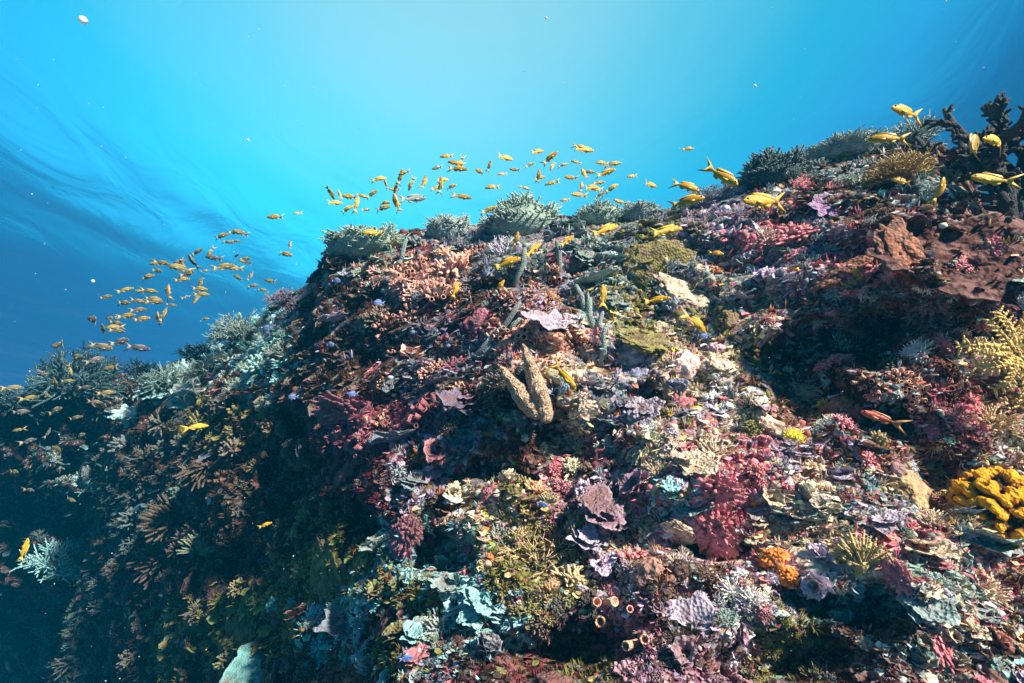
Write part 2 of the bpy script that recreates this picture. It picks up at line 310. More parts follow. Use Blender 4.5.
def g_plate(seed, tiers=3, te=9, stalk=True, thick=.035, cup=.25, b=None, lob=.40, na=84, nr=11):
    rd = random.Random(seed); b = b or B()
    for k in range(tiers):
        R0 = rd.uniform(.55, 1.0) if k else 1.0; cx, cy = (rd.uniform(-.5, .5), rd.uniform(-.5, .5)) if k else (0, 0)
        cz = k * rd.uniform(.12, .24); tx, ty = rd.uniform(-.3, .3), rd.uniform(-.3, .3)
        ang = np.arange(na) * 2 * math.pi / na; ph = rd.uniform(0, 100)
        lobes = perlin(np.c_[np.cos(ang) * 1.6 + ph, np.sin(ang) * 1.6, np.zeros(na)]) * lob * 1.6 + perlin(np.c_[np.cos(ang) * 4 + ph, np.sin(ang) * 4, np.zeros(na) + 5]) * lob * .35 + .13 * np.abs(np.sin(ang * rd.choice((2.5, 3.5, 4.5)) + ph + 1.2 * perlin(np.c_[np.cos(ang) * 2, np.sin(ang) * 2 + ph, np.zeros(na)]))) ** .6
        V = []; T = []
        for side in (1, -1):
            for i in range(nr):
                q = (i + .02) / (nr - 1 + .02); rr = R0 * q * (1 + lobes * q); x, y = rr * np.cos(ang), rr * np.sin(ang)
                z = cup * q * q * R0 + .22 * R0 * q * perlin(np.c_[x * 2.2 + ph, y * 2.2, np.zeros(na)]) + tx * x + ty * y + .04 * perlin(np.c_[x * 8 + ph, y * 8, np.zeros(na) + 3]) - .07 * np.abs(perlin(np.c_[x * 4.5 + ph, y * 4.5, np.zeros(na) + 7])) + .012 * np.sin(q * 34 + 3 * perlin(np.c_[x * 3, y * 3 + ph, np.zeros(na)]))
                th = thick * (1 - .65 * q) * (1 if side < 0 else 0) + (0 if side > 0 else .10 * R0 * (1 - q) ** 2)
                V.append(np.c_[x + cx, y + cy, z + cz - th]); T += [q ** te if side > 0 else q ** te * .6] * na
        V = np.concatenate(V); Fc = []
        for i in range(nr - 1):
            for j in range(na):
                jn = (j + 1) % na; Fc.append((i * na + j, i * na + jn, (i + 1) * na + jn, (i + 1) * na + j)[::-1])
                o = nr * na; Fc.append((o + i * na + j, o + i * na + jn, o + (i + 1) * na + jn, o + (i + 1) * na + j))
        e0, e1 = (nr - 1) * na, nr * na + (nr - 1) * na
        Fc += [(e0 + j, e1 + j, e1 + (j + 1) % na, e0 + (j + 1) % na) for j in range(na)]
        b.add(V, Fc, T)
        if stalk: tube(b, [(cx, cy, -.45), (cx, cy, cz - .05)], [.22, .15], 7, (0, 0))
    return b
def g_cups(seed, n=16, spread=.8, hollow=True, r=(.13, .2), hgt=(.25, .6), b=None):
    rd = random.Random(seed); b = b or B(); V, Fc = ICO[2]
    b.add(V * np.array([spread * .9, spread * .9, .28]), Fc, 0)
    for i in range(n):
        a, q = i * 2.4, math.sqrt((i + .5) / n) * spread; p = np.array([q * math.cos(a), q * math.sin(a), 0.05])
        d = unit([q * math.cos(a) * .9 + rd.gauss(0, .25), q * math.sin(a) * .9 + rd.gauss(0, .25), .8]); h = rd.uniform(*hgt); rr = rd.uniform(*r)
        tube(b, [p, p + d * h * .5, p + d * h], [rr * .75, rr * .85, rr], 8, (.0, .8), hollow=hollow)
    return b
def g_lump(seed, knobs=40, amp=.3, sub=4, flat=.6, low=.35):
    rd = np.random.default_rng(seed); V, Fc = ICO[sub]; K = rd.normal(size=(knobs, 3)); K /= np.linalg.norm(K, axis=1)[:, None]
    d = np.arccos(np.clip(V @ K.T, -1, 1)); s = np.sort(d, axis=1); w = 2.2 / math.sqrt(knobs)
    h = np.sqrt(np.clip(1 - (s[:, 0] / w) ** 2, 0, 1)); r = 1 + amp * h + low * perlin(V * 1.5 + seed) + .12 * perlin(V * 5 + seed) + .07 * perlin(V * 12 + seed)
    b = B(); b.add(V * r[:, None] * np.array([1, 1, flat]), Fc, h ** 2); return b
def g_fuzz(seed, n=110, flen=(.22, .5), fr=.035, core=.55, b=None, curl=.3):
    rd = random.Random(seed); b = b or B(); V, Fc = ICO[3]; b.add(V * (1 + .15 * perlin(V * 3 + seed))[:, None] * np.array([core, core, core * .7]), Fc, 0)
    for i in range(n):
        z = 1 - (i + .5) / n * 1.1; a = i * 2.39996; s = math.sqrt(max(0, 1 - z * z)); d = np.array([s * math.cos(a), s * math.sin(a), z])
        d = unit(d + np.array([rd.gauss(0, .30) for _ in range(3)])); p = d * core * np.array([.9, .9, .62]); L = rd.uniform(*flen)
        L *= 1 + 1.4 * float(perlin(d[None] * 2.2 + seed)[0])
        if L < flen[0] * .55: continue
        q = p + d * L * .55; e = q + unit(d + np.array([rd.gauss(0, curl), rd.gauss(0, curl), .2])) * L * .45
        tube(b, [p, q, e], [fr, fr * .9, fr * .75], 5, (.1, 1))
    return b
def g_finger(seed, n=26, L=(.5, .95), r=(.06, .1), b=None):
    rd = random.Random(seed); b = b or B()
    for i in range(n):
        a = i * 2.4; el = 1.25 * math.sqrt((i + .5) / n); d = unit([math.sin(el) * math.cos(a), math.sin(el) * math.sin(a), math.cos(el)])
        h = rd.uniform(*L); rr = rd.uniform(*r); q = d * h * .55; e = q + unit(d + [rd.gauss(0, .3), rd.gauss(0, .3), .25]) * h * .45
        tube(b, [d * .02, q, e], [rr, rr, rr * .7], 6, (0, 1))
        for _ in range(rd.randint(0, 2)):
            f = rot_about(d, rd.uniform(.5, .9), rd.uniform(0, 6.28)); tube(b, [q * .9, q * .9 + f * h * .2, q * .9 + f * h * .36], [rr * .8, rr * .75, rr * .55], 5, (.3, 1))
    return b
def g_leaf(seed, n, b=None):
    rd = random.Random(seed); b = b or B()
    for i in range(n):                                         # thin upright leaves whorled round a base
        a = i * 2.4 + rd.uniform(-.4, .4); w, L = rd.uniform(.4, .8), rd.uniform(.6, 1.0); nu, nv = 12, 9; ph = rd.uniform(0, 50); lean = rd.uniform(.3, 1.1); Vt = []
        for side in (0, 1):
            for j in range(nv):
                v = j / (nv - 1); us = np.linspace(-1, 1, nu); edge = 1 - .22 * us ** 2 + .16 * perlin(np.c_[us * 3 + ph, us * 0, us * 0 + .5])
                x = us * w * (.35 + .65 * v ** .7); h = L * v * edge; y = .12 + math.sin(lean * v) * L * v * .7 + .14 * v * perlin(np.c_[us * 2.2 + ph, us * 0 + v * 2, us * 0]) + .22 * us ** 2 * -1 * v - side * .03 * (1.2 - v)
                Vt.append(np.c_[x * math.cos(a) - y * math.sin(a), x * math.sin(a) + y * math.cos(a), h * math.cos(lean * v * .7) - .1])
        V = np.concatenate(Vt); T = [(j / (nv - 1)) ** 7 for _ in (0, 1) for j in range(nv) for _ in range(nu)]; o = nu * nv; Fc = []
        for j in range(nv - 1):
            for k in range(nu - 1): q = j * nu + k; Fc += [(q, q + 1, q + nu + 1, q + nu), (o + q + nu, o + q + nu + 1, o + q + 1, o + q)]
        ring = [(nv - 1) * nu + k for k in range(nu)]; Fc += [(p, q, o + q, o + p) for p, q in zip(ring, ring[1:])]
        l = [j * nu for j in range(nv)]; r_ = [j * nu + nu - 1 for j in range(nv)]; Fc += [(p, q, o + q, o + p) for p, q in zip(l, l[1:])] + [(o + p, o + q, q, p) for p, q in zip(r_, r_[1:])]
        b.add(V, Fc, T)
    return b
LIB = dict(bush=[g_bush(10 + i, 9, 3, 1.2).norm() for i in range(4)] + [g_bush(20, 14, 2, 1.3, .5, .04).norm(), g_bush(21, 7, 3, .95, .42, .05).norm()],
           plate=[g_plate(30 + i, 1 + i % 4, cup=.1 + .1 * (i % 3)).norm() for i in range(8)],
           cups=[g_cups(50 + i, 10 + 5 * i).norm() for i in range(4)],
           lump=[g_lump(60, 60, .22), g_lump(61, 24, .35), g_lump(62, 120, .16), g_lump(63, 12, .4, flat=.7), g_lump(64, 40, .3, low=.7), g_lump(65, 8, .25, low=.9, flat=.4)],
           fuzz=[g_fuzz(70, 110).norm(), g_fuzz(71, 180, (.12, .25), .04, .75).norm(), g_fuzz(72, 70, (.35, .6), .035, .4).norm(), g_fuzz(73, 140, (.2, .35), .03, .6, curl=.7).norm()],
           leaf=[g_leaf(90 + i, 5 + 2 * i).norm() for i in range(4)],
           knob=[g_bush(95 + i, 30 + 8 * i, 1, 1.4, .5, .085, up=.2, taper=.95, n=6, kids=(2, 3)).norm() for i in range(3)],
           finger=[g_finger(80).norm(), g_finger(81, 36, (.35, .7), (.07, .11)).norm(), g_finger(82, 16, (.6, 1), (.05, .07)).norm()])
NAME = dict(bush='bushy_coral', plate='plate_coral', cups='cup_coral', lump='encrusting_sponge', leaf='leafy_coral', knob='knobby_coral', fuzz='soft_coral', finger='finger_coral')
NOUN = dict(bush='branching bushy coral', plate='thin plate coral', cups='cup coral cluster', lump='lumpy encrusting sponge', leaf='leafy coral', knob='knobby coral', fuzz='tufted soft coral', finger='stubby finger coral')
CAT = dict(bush='coral', plate='coral', cups='coral', lump='sponge', leaf='coral', knob='coral', fuzz='soft coral', finger='coral')
MESH = {k: [b.norm().mesh(NAME[k], M[dict(leaf='plate', knob='bush').get(k, k)]) for b in v] for k, v in LIB.items()}

# ------------------------------------------------------------------ tagging
def tag(o, label, cat, group=None, kind=None):
    o['label'] = label; o['category'] = cat
    if group: o['group'] = group
    if kind: o['kind'] = kind
    return o
def link(name, data, parent=None, color=None):
    o = bpy.data.objects.new(name, data); COL.objects.link(o)
    if parent: o.parent = parent
    if color: o.color = (*color, 1)
    return o

# ------------------------------------------------------------------ reef terrain
def interp(tab, x): tab = sorted(tab); return np.interp(x, [a for a, _ in tab], [b for _, b in tab])
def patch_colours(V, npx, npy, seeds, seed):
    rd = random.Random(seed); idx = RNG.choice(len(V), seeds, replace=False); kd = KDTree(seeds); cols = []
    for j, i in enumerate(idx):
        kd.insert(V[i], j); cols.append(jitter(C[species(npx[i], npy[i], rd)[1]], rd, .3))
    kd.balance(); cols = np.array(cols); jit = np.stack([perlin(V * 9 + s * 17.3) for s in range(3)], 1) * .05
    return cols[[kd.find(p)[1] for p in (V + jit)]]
def terrain(name, crest, dc, db, x0, x1, ncol, nrow, cav, amp, back, seed, label, seeds):
    px = np.linspace(x0, x1, ncol); cy = interp(crest, px); D1 = interp(dc, px); D0 = interp(db, px)
    rows = []; s = np.linspace(0, 1, nrow) ** 1.0; bot = 930
    PX = np.repeat(px[None], nrow, 0); PY = cy[None] + (bot - cy[None]) * s[:, None]
    tt = np.clip((PY - cy[None]) / np.maximum(683 - cy[None], 60), 0, 1.6)
    D = D1[None] + (D0 - D1)[None] * np.minimum(tt, 1.35) ** .75
    D = np.maximum(D, .85)
    D += .35 * np.exp(-tt / .05)
    V0 = (ray(PX, PY) * D[..., None]).reshape(-1, 3)
    d = perlin(V0 * 1.1 + seed) * .32 + np.abs(perlin(V0 * 2.6 + seed + 9)) * -.28 + perlin(V0 * 5.5 + seed) * .10
    z = V0[:, 2] * 2.3 + perlin(V0 * 1.4 + 31) * 1.3; saw = z - np.floor(z); d += .16 * (np.where(saw < .78, saw / .78, (1 - saw) / .22) - .5) * -1
    d += -.045 * np.abs(perlin(V0 * 11 + seed)) + .02 * perlin(V0 * 24 + seed) + .010 * perlin(V0 * 52)
    Df = D.reshape(-1); X, Y = PX.reshape(-1), PY.reshape(-1)
    fade = np.clip(tt.reshape(-1) / .10, .15, 1)
    Df = Df + d * amp * fade * np.clip(Df / 2.2, .45, 1.2)
    wx, wy = perlin(V0 * 3.1 + 70) * 38 + perlin(V0 * 8 + 3) * 14, perlin(V0 * 3.1 + 90) * 26 + perlin(V0 * 8 + 13) * 10
    for (cx, cyy, sx, sy, dep) in cav: Df = Df + dep * np.exp(-(((X + wx - cx) / sx) ** 2 + ((Y + wy - cyy) / sy) ** 2) ** 1.6)
    Df = np.maximum(Df, .6)
    V = (ray(X, Y) * Df[:, None]).reshape(nrow, ncol, 3)
    cr = V[0]; out = cr[:, :2] / np.linalg.norm(cr[:, :2], axis=1)[:, None]; nb = 40; Bk = []
    for i in range(nb):                                        # reef top running back from the crest
        q = (i + 1) / nb; p = cr.copy(); p[:, :2] += out * back * q; p[:, 2] -= .12 * back * q + .8 * q * q * back * .3
        p[:, 2] += (perlin(p * 1.3 + seed) * .25 + perlin(p * 4 + seed) * .1) * min(1, q * 4); Bk.append(p)
    sk = [V[-1] * np.array([1, 1, 0]) + np.array([0, 0, 1.0]) * (V[-1][:, 2:3] + (-14.3 - V[-1][:, 2:3]) * q) for q in (.33, .66, 1)]
    G = np.concatenate([np.array(Bk[::-1]), V, np.array(sk)]); nr = len(G); P_ = G.reshape(-1, 3)
    fx, fy, _ = project(np.where((P_ @ FWD)[:, None] > .3, P_, np.array([0, 5., 0])))
    i, j = np.meshgrid(np.arange(nr - 1), np.arange(ncol - 1), indexing='ij'); a = (i * ncol + j).reshape(-1)
    Fq = np.stack([a, a + ncol, a + ncol + 1, a + 1], 1)
    me = bpy.data.meshes.new(name); me.from_pydata(P_.tolist(), [], Fq.tolist())
    cols = patch_colours(P_, fx, fy, seeds, seed)
    at = me.color_attributes.new('Col', 'FLOAT_COLOR', 'POINT'); at.data.foreach_set('color', np.c_[cols, np.ones(len(cols))].astype(np.float32).reshape(-1))
    me.polygons.foreach_set('use_smooth', [True] * len(me.polygons)); me.materials.append(M['rock']); me.update()
    o = link(name, me); tag(o, label, 'reef', kind='structure')
    return o, P_, Fq
crest = [(1400, 170), (1150, 190), (1024, 205), (985, 205), (962, 165), (935, 142), (900, 142), (860, 150), (820, 155), (780, 165), (745, 178), (700, 200),
         (660, 210), (610, 217), (560, 217), (500, 222), (450, 227), (400, 231), (352, 233), (329, 241), (314, 280), (280, 301), (245, 330), (215, 350),
         (180, 378), (140, 398), (115, 420), (100, 470), (92, 540), (70, 610), (45, 690), (0, 800), (-60, 905)]
dcr = [(1400, 2.4), (1024, 2.45), (900, 2.6), (750, 2.9), (600, 3.15), (500, 3.3), (400, 3.6), (325, 3.9), (250, 4.4), (180, 4.9), (100, 5.3), (0, 5.3), (-60, 5.3)]
dbt = [(1400, 1.3), (1024, 1.25), (850, 1.25), (700, 1.3), (512, 1.45), (400, 1.75), (300, 2.35), (200, 3.4), (100, 4.8), (0, 5.1), (-60, 5.3)]
cav = [(840, 345, 62, 24, .28), (800, 395, 36, 40, .22), (960, 330, 46, 16, .18), (890, 435, 40, 22, .28), (545, 435, 36, 22, .22), (435, 545, 22, 22, .35),
       (560, 650, 60, 30, .25), (560, 345, 35, 18, .2), (300, 470, 30, 40, .3), (940, 490, 40, 25, .25), (690, 560, 50, 16, .2), (830, 610, 60, 25, .2),
       (300, 420, 25, 14, .3), (470, 470, 60, 14, .15), (640, 395, 30, 14, .2), (780, 665, 70, 30, .2), (350, 520, 40, 18, .25), (230, 560, 40, 20, .3),
       (955, 265, 70, 30, -.12), (700, 470, 60, 25, -.1), (640, 580, 60, 25, -.12), (900, 590, 70, 25, -.08)]
reef, RV, RF = terrain('reef_wall', crest, dcr, dbt, -60, 1400, 560, 330, cav, 0.55, 5.0, 5.0, 'steep coral reef wall overgrown with sponges and corals', 6000)
crest2 = [(-500, 350), (-150, 395), (0, 400), (40, 392), (110, 382), (150, 372), (200, 350), (260, 335), (420, 340)]
far, FV, FF = terrain('reef_slope', crest2, [(-500, 5), (0, 5.2), (100, 5.5), (260, 7.2), (420, 7.5)], [(-500, 7.5), (0, 7.5), (150, 7.5), (300, 7.5), (420, 7.5)], -500, 420, 260, 170, [], 1.6, 6.0, 40.0,
                      'dark reef slope fading into blue water at far left', 1500)
TREE = BVHTree.FromPolygons(np.vstack([RV, FV]).tolist(), RF.tolist() + (FF + len(RV)).tolist())
PLATE0 = len(RF) + len(FF); LASTI = [0]
def hit(px, py):
    d = ray1(px, py); L = np.linalg.norm(d); p, n, i, dist = TREE.ray_cast((0, 0, 0), Vector(d / L))
    if p is None: return None
    LASTI[0] = i
    if n.dot(Vector(d)) > 0: n = -n
    return p, n, dist / L
# seabed
V, Fc = [], []; g = 41
for i in range(g):
    for j in range(g): V.append((-33 + 66 * j / (g - 1), -33 + 66 * i / (g - 1), 0))
V = np.array(V); V[:, 2] = -14 + .5 * perlin(V * .25); Fc = [(i * g + j, i * g + j + 1, i * g + g + j + 1, i * g + g + j) for i in range(g - 1) for j in range(g - 1)]
bb = B(); bb.add(V, Fc)
ms, t, b_ = mat_new('seabed_sand'); geo = N(t, 'ShaderNodeNewGeometry'); nn = noise(t, geo.outputs['Position'], 2, 5)
t.links.new(mix(t, (.02, .05, .07), (.05, .09, .11), nn.outputs['Fac']), b_.inputs['Base Color']); b_.inputs['Roughness'].default_value = .95
tag(link('seabed', bb.mesh('seabed', ms)), 'deep sandy seabed far below the reef', 'seabed', kind='structure')
# water surface overhead, seen from below
gx, gy = 170, 170; X, Y = np.meshgrid(np.linspace(-32, 32, gx), np.linspace(.3, 33, gy)); V = np.c_[X.reshape(-1), Y.reshape(-1), np.zeros(gx * gy)]
V[:, 2] = 6.0 + .07 * perlin(V * np.array([.45, .30, 1]) + 3) + .03 * perlin(V * np.array([1.2, .8, 1]) + 8)
bb = B(); bb.add(V, [(i * gx + j, i * gx + j + 1, (i + 1) * gx + j + 1, (i + 1) * gx + j) for i in range(gy - 1) for j in range(gx - 1)])
mw, t, b_ = mat_new('water_surface'); t.nodes.remove(b_); gl = N(t, 'ShaderNodeBsdfGlass'); gl.inputs['IOR'].default_value = 1.13; gl.inputs['Roughness'].default_value = .30
geo = N(t, 'ShaderNodeNewGeometry'); mp = N(t, 'ShaderNodeMapping'); mp.inputs['Scale'].default_value = (1, .6, 1); mp.inputs['Rotation'].default_value = (0, 0, .5); t.links.new(geo.outputs['Position'], mp.inputs[0])
w1 = noise(t, mp.outputs[0], .9, 3, .5); w1.inputs['Distortion'].default_value = 1.0
t.links.new(bump(t, w1.outputs['Fac'], .11, .3), gl.inputs['Normal']); t.links.new(gl.outputs[0], t.nodes['Material Output'].inputs[0])
tag(link('water_surface', bb.mesh('water_surface', mw)), 'rippled bright water surface seen from below', 'water', kind='structure')
# the water itself
bb = B(); x0, x1, y0, y1, z0, z1 = -34, 34, -34, 34, -15.6, 5.4
bb.add([(x, y, z) for x in (x0, x1) for y in (y0, y1) for z in (z0, z1)], [(0, 1, 3, 2), (4, 6, 7, 5), (0, 4, 5, 1), (2, 3, 7, 6), (0, 2, 6, 4), (1, 5, 7, 3)])
mh = bpy.data.materials.new('sea_haze'); mh.use_nodes = True; t = mh.node_tree; t.nodes.clear(); o_ = N(t, 'ShaderNodeOutputMaterial'); pv = N(t, 'ShaderNodeVolumePrincipled')
pv.inputs['Color'].default_value = (.0, .44, .86, 1); pv.inputs['Density'].default_value = .012; t.links.new(pv.outputs[0], o_.inputs['Volume'])
tag(link('haze', bb.mesh('haze', mh, False)), 'clear blue sea water around the reef', 'water', kind='stuff')

# ------------------------------------------------------------------ placing
UPV = Vector((0, 0, 1))
def basis(axis, spin):
    q = Vector(axis).normalized().to_track_quat('Z', 'Y'); return (q @ Quaternion((0, 0, 1), spin)).to_matrix().to_4x4()
def put(o, p, axis, size, spin=0., sq=(1, 1, 1)):
    o.matrix_world = Matrix.Translation(p) @ basis(axis, spin) @ Matrix.Diagonal((size * sq[0], size * sq[1], size * sq[2], 1)); return o
LAND = []        # landmarks that labels may refer to: (px, py, phrase)
USED = {}        # hero footprints
def hero(name, data, px, py, rpx, color, label, cat, axis=None, spin=0., sq=(1, 1, 1), mixn=.6, sink=.1, group=None, land=None, lift=0):
    h = hit(px, py)
    if h is None:
        for k_ in range(3, 60, 3):
            h = hit(px, py + k_)
            if h is not None: h = hit(px, py + k_ + 5) or h; break
        if h is None: print('NO HIT', name, px, py); return None
    p, n, d = h; size = rpx * d / F
    ax = Vector(axis) if axis else (n * mixn + UPV * (1 - mixn)).normalized()
    o = link(name, data, None, color); put(o, p - ax * size * sink + UPV * lift, ax, size, spin, sq); tag(o, label, cat, group)
    if land: LAND.append((px, py, land))
    USED[(px, py)] = rpx
    return o
EMPTY = None
tick('HEROES')
CAMF = (-FWD * .82 + UP * .45 + RT * .1)                        # leaning out of the wall towards open water
OUT = tuple(unit(np.array([-.15, -.80, .58])))
def root_like_image(name, px, py, rpx, label, cat, group=None, land=None, lift=.0, tilt=0.):
    h = hit(px, py); p, n, d = h; size = rpx * d / F
    o = bpy.data.objects.new(name, None); COL.objects.link(o); o.empty_display_size = .02
    c, s = math.cos(tilt), math.sin(tilt); x = RT * c + UP * s; y = UP * c - RT * s; z = -FWD
    m = Matrix.Identity(4)
    for i, a in enumerate((x, y, z)):
        for k in range(3): m[k][i] = a[k] * size
    size *= (1 - lift * rpx / F); k_ = 1 - lift * rpx / F                   # slide towards open water along the line of sight
    for i in range(3):
        for k in range(3): m[k][i] *= k_
    for k in range(3): m[k][3] = p[k] * k_
    o.matrix_world = m; tag(o, label, cat, group)
    if land: LAND.append((px, py, land))
    USED[(px, py)] = rpx
    return o
def child(name, b, mat, parent, color): return link(name, b.mesh(name, mat), parent, color)

# --- giant clam, shell gaping towards the camera
rt = root_like_image('giant_clam', 526, 388, 40, 'giant clam with two speckled cream and brown lips gaping in a V', 'clam', land='the speckled clam', lift=.55)
mc, t, b_ = mat_new('clam_mantle'); tcn = N(t, 'ShaderNodeTexCoord'); v = vor(t, tcn.outputs['Object'], 13); v.inputs['Randomness'].default_value = 1
v.inputs['Scale'].default_value = 16; nz = noise(t, tcn.outputs['Object'], 30, 3)
n5 = noise(t, tcn.outputs['Object'], 22, 3, .6); c = mix(t, (.85, .62, .42), (.12, .055, .025), mrange(t, n5.outputs['Fac'], .52, .57, 0, .95)); c = mix(t, c, (.05, .02, .015), mrange(t, nz.outputs['Fac'], .60, .64, 0, .8))
t.links.new(c, b_.inputs['Base Color']); t.links.new(bump(t, nz.outputs['Fac'], .7, .06), b_.inputs['Normal'])
Vi, Fi = ICO[5]
for sx, ang, off, ln in ((-1, .64, (-.16, -.10, .0), .82), (1, .31, (.24, .12, .0), 1.05)):
    q = Vi.copy(); q[:, 0] *= .225; q[:, 1] *= ln; q[:, 2] *= .36
    q[:, 0] += .10 * np.sin(q[:, 1] * 8) * np.clip(q[:, 2] * 3, 0, 1) * .25; q[:, 2] += .07 * np.cos(q[:, 1] * 8 + 1) + .03 * perlin(Vi * 6)
    q[:, 0] *= (1 - .45 * (q[:, 1] / ln)); q[:, 0] += .010 * np.sin(q[:, 1] * 22 + sx); q[:, 2] += .02 * np.sin(q[:, 1] * 25); ca, sa = math.cos(ang), math.sin(ang)
    q = np.c_[q[:, 0] * ca - q[:, 1] * sa, q[:, 0] * sa + q[:, 1] * ca, q[:, 2]] + np.array(off)
    bb = B(); bb.add(q, Fi); child('mantle_lip', bb, mc, rt, (.5, .4, .3))
bb = B(); bb.add(Vi * np.array([.30, .62, .20]) * (1 + .1 * perlin(Vi * 4))[:, None] + np.array([.06, -.15, -.30]), Fi); child('shell', bb, M['rock'] if False else M['lump'], rt, (.03, .02, .02))

# --- black branching coral, top right
rt = root_like_image('branching_coral', 1012, 226, 150, 'tall black branching coral standing against blue water at top right', 'coral', land='the tall black branching coral')
for k, (ax, ay, L0, sd) in enumerate(((-.12, .95, .36, 1), (.22, .95, .38, 2), (-.5, .8, .30, 3), (.55, .8, .34, 4), (-.28, 1, .30, 7))):
    bb = g_bush(300 + sd, 1, 3, 0.0, L0 * .92, .042, up=0, taper=.84, n=8, kids=(2, 3), nubs=5); V = bb.V(); d = unit([ax, ay, .12 * (k - 2)]); x, y = frame(d)
    bb.v = [V[:, :1] * x + V[:, 1:2] * y + V[:, 2:] * d]; child('branch', bb, M['plain'], rt, (.022, .024, .026))
# --- big plate corals
PM = MESH['plate']
BIGP = g_plate(400, 1, 30, True, .03, .10, lob=.22, na=160, nr=28).norm().mesh('plate_coral', M['dark_plate'])
def plate_col(px, py, r, color, label, land=None, axis=OUT, sq=(1, 1, 1), spin=0., mesh=None):
    return hero('plate_coral', mesh or BIGP, px, py, r, color, label, 'coral', axis, spin, sq, sink=-.19 if mesh is None else -.12, group=None, land=land)
plate_col(968, 274, 94, (.085, .030, .024), 'wide maroon brown plate coral with pale scalloped rim above dark cave', 'the wide maroon plate coral', axis=(-.22, -.90, .38), sq=(1.05, .55, .8))
o = [o for o in COL.objects if o.name == 'plate_coral'][0]; bpy.context.view_layer.update(); nv_ = len(RV) + len(FV)
TREE = BVHTree.FromPolygons(np.vstack([RV, FV, np.array([o.matrix_world @ v.co for v in o.data.vertices])]).tolist(), RF.tolist() + (FF + len(RV)).tolist() + [[a + nv_ for a in f.vertices] for f in o.data.polygons])
plate_col(1008, 468, 44, (.52, .47, .38), 'thick cream grey plate ledge just above the yellow knobbed coral', 'the cream plate ledge', axis=(-.1, -.35, .9), sq=(1, .7, 1.6), spin=1, mesh=PM[0])
plate_col(262, 682, 52, (.12, .30, .29), 'smooth pale turquoise plate coral at the bottom left edge', 'the smooth turquoise plate coral', axis=(.05, -.80, .58), sq=(1, .8, .5), spin=2, mesh=g_plate(402, 1, 20, False, .05, .12, lob=.14, na=120, nr=20).norm().mesh('plate_coral', M['plate']))
for px, py, r, col, lab, land, k, ax in [
 (398, 442, 36, 'slate', 'grey lavender frilled plate coral jutting over a dark hollow', 'the frilled lavender plate coral', 2, (-.1, -.5, .85)),
 (340, 322, 24, 'lav', 'flat grey plate coral shelf on the shaded left crest', None, 5, (-.1, -.5, .85)),
 (462, 408, 28, 'dmauve', 'dusky purple flat plate coral left of the speckled clam', None, 1, (0, -.45, .9)),
 (605, 520, 32, 'mauve', 'tiered purple plate coral with pale blue edges at lower centre', 'the tiered purple plate coral', 3, (.1, -.6, .75)),
 (585, 545, 30, 'lav', 'lower purple plate coral just under the tiered purple one', None, 7, (.1, -.6, .75)),
 (475, 612, 24, 'teal', 'pale teal layered plate coral spreading over dark rock, low centre', 'the layered teal plate coral', 3, (.1, -.55, .8)),
 (345, 632, 34, 'slate', 'slate blue plate coral shelf low on the left', 'the slate blue shelf coral', 5, (0, -.45, .85)),
 (415, 640, 22, 'teal', 'bright teal plate coral left of the layered teal plate coral', None, 7, (0, -.5, .85)),
 (690, 620, 30, 'lav', 'lilac lobed plate coral hanging right of the peach tube sponges', 'the lilac lobed coral', 4, (-.2, -.8, .5)),
 (552, 325, 32, 'lav', 'lilac folded plate coral among grey finger sponges above the clam', 'the lilac folded coral', 4, (.05, -.8, .55)),
 (645, 415, 26, 'lav', 'lavender upright plate coral left of the round pink sponge', None, 6, (-.3, -.8, .5)),
 (762, 408, 18, 'mauve', 'smooth mauve disc coral on the cream growth right of centre', None, 0, (0, -.6, .75)),
 (828, 207, 26, 'purple', 'lilac purple fan coral standing up beside pink sponge near the crest', 'the lilac fan coral', 0, (.15, -.9, .1)),
 (985, 545, 34, 'greyteal', 'long pale turquoise plate coral under the yellow knobbed coral', 'the long turquoise plate', 1, (0, -.45, .9)),
 (925, 610, 34, 'greyteal', 'grey green plate coral ridge in the lower right corner', 'the grey green ridge coral', 5, (-.1, -.5, .8)),
 (800, 520, 32, 'greyteal', 'flat grey teal plate coral left of the tan tree coral', None, 1, (0, -.5, .85)),
 (875, 525, 26, 'lav', 'lavender plate coral above the tan tree coral', None, 2, (0, -.5, .85)),
 (930, 555, 34, 'cream', 'cream plate coral right of the tan tree coral', None, 5, (-.1, -.5, .8)),
 (450, 590, 22, 'greyteal', 'small grey teal plate coral above the layered teal plate coral', None, 2, (0, -.5, .85)),
 (690, 470, 30, 'cream', 'cream fringed plate coral at the reef centre right', None, 7, (0, -.6, .8)),
 (610, 425, 24, 'slate', 'slate plate coral right of the dark hollow by the clam', None, 2, (0, -.6, .8)),
 (210, 455, 20, 'slate', 'small slate plate coral on the dark left flank', None, 0, (-.2, -.6, .7)),
 (165, 395, 26, 'teal', 'pale teal plate coral under the green feathery coral', None, 3, (-.2, -.6, .7)),
 (135, 420, 22, 'teal', 'teal plate coral at the edge of the dark left flank', None, 2, (-.2, -.6, .7))]:
    plate_col(px, py, r, C[col], lab, land, ax, (1, 1, 1), spin=px * .7, mesh=PM[k % len(PM)])

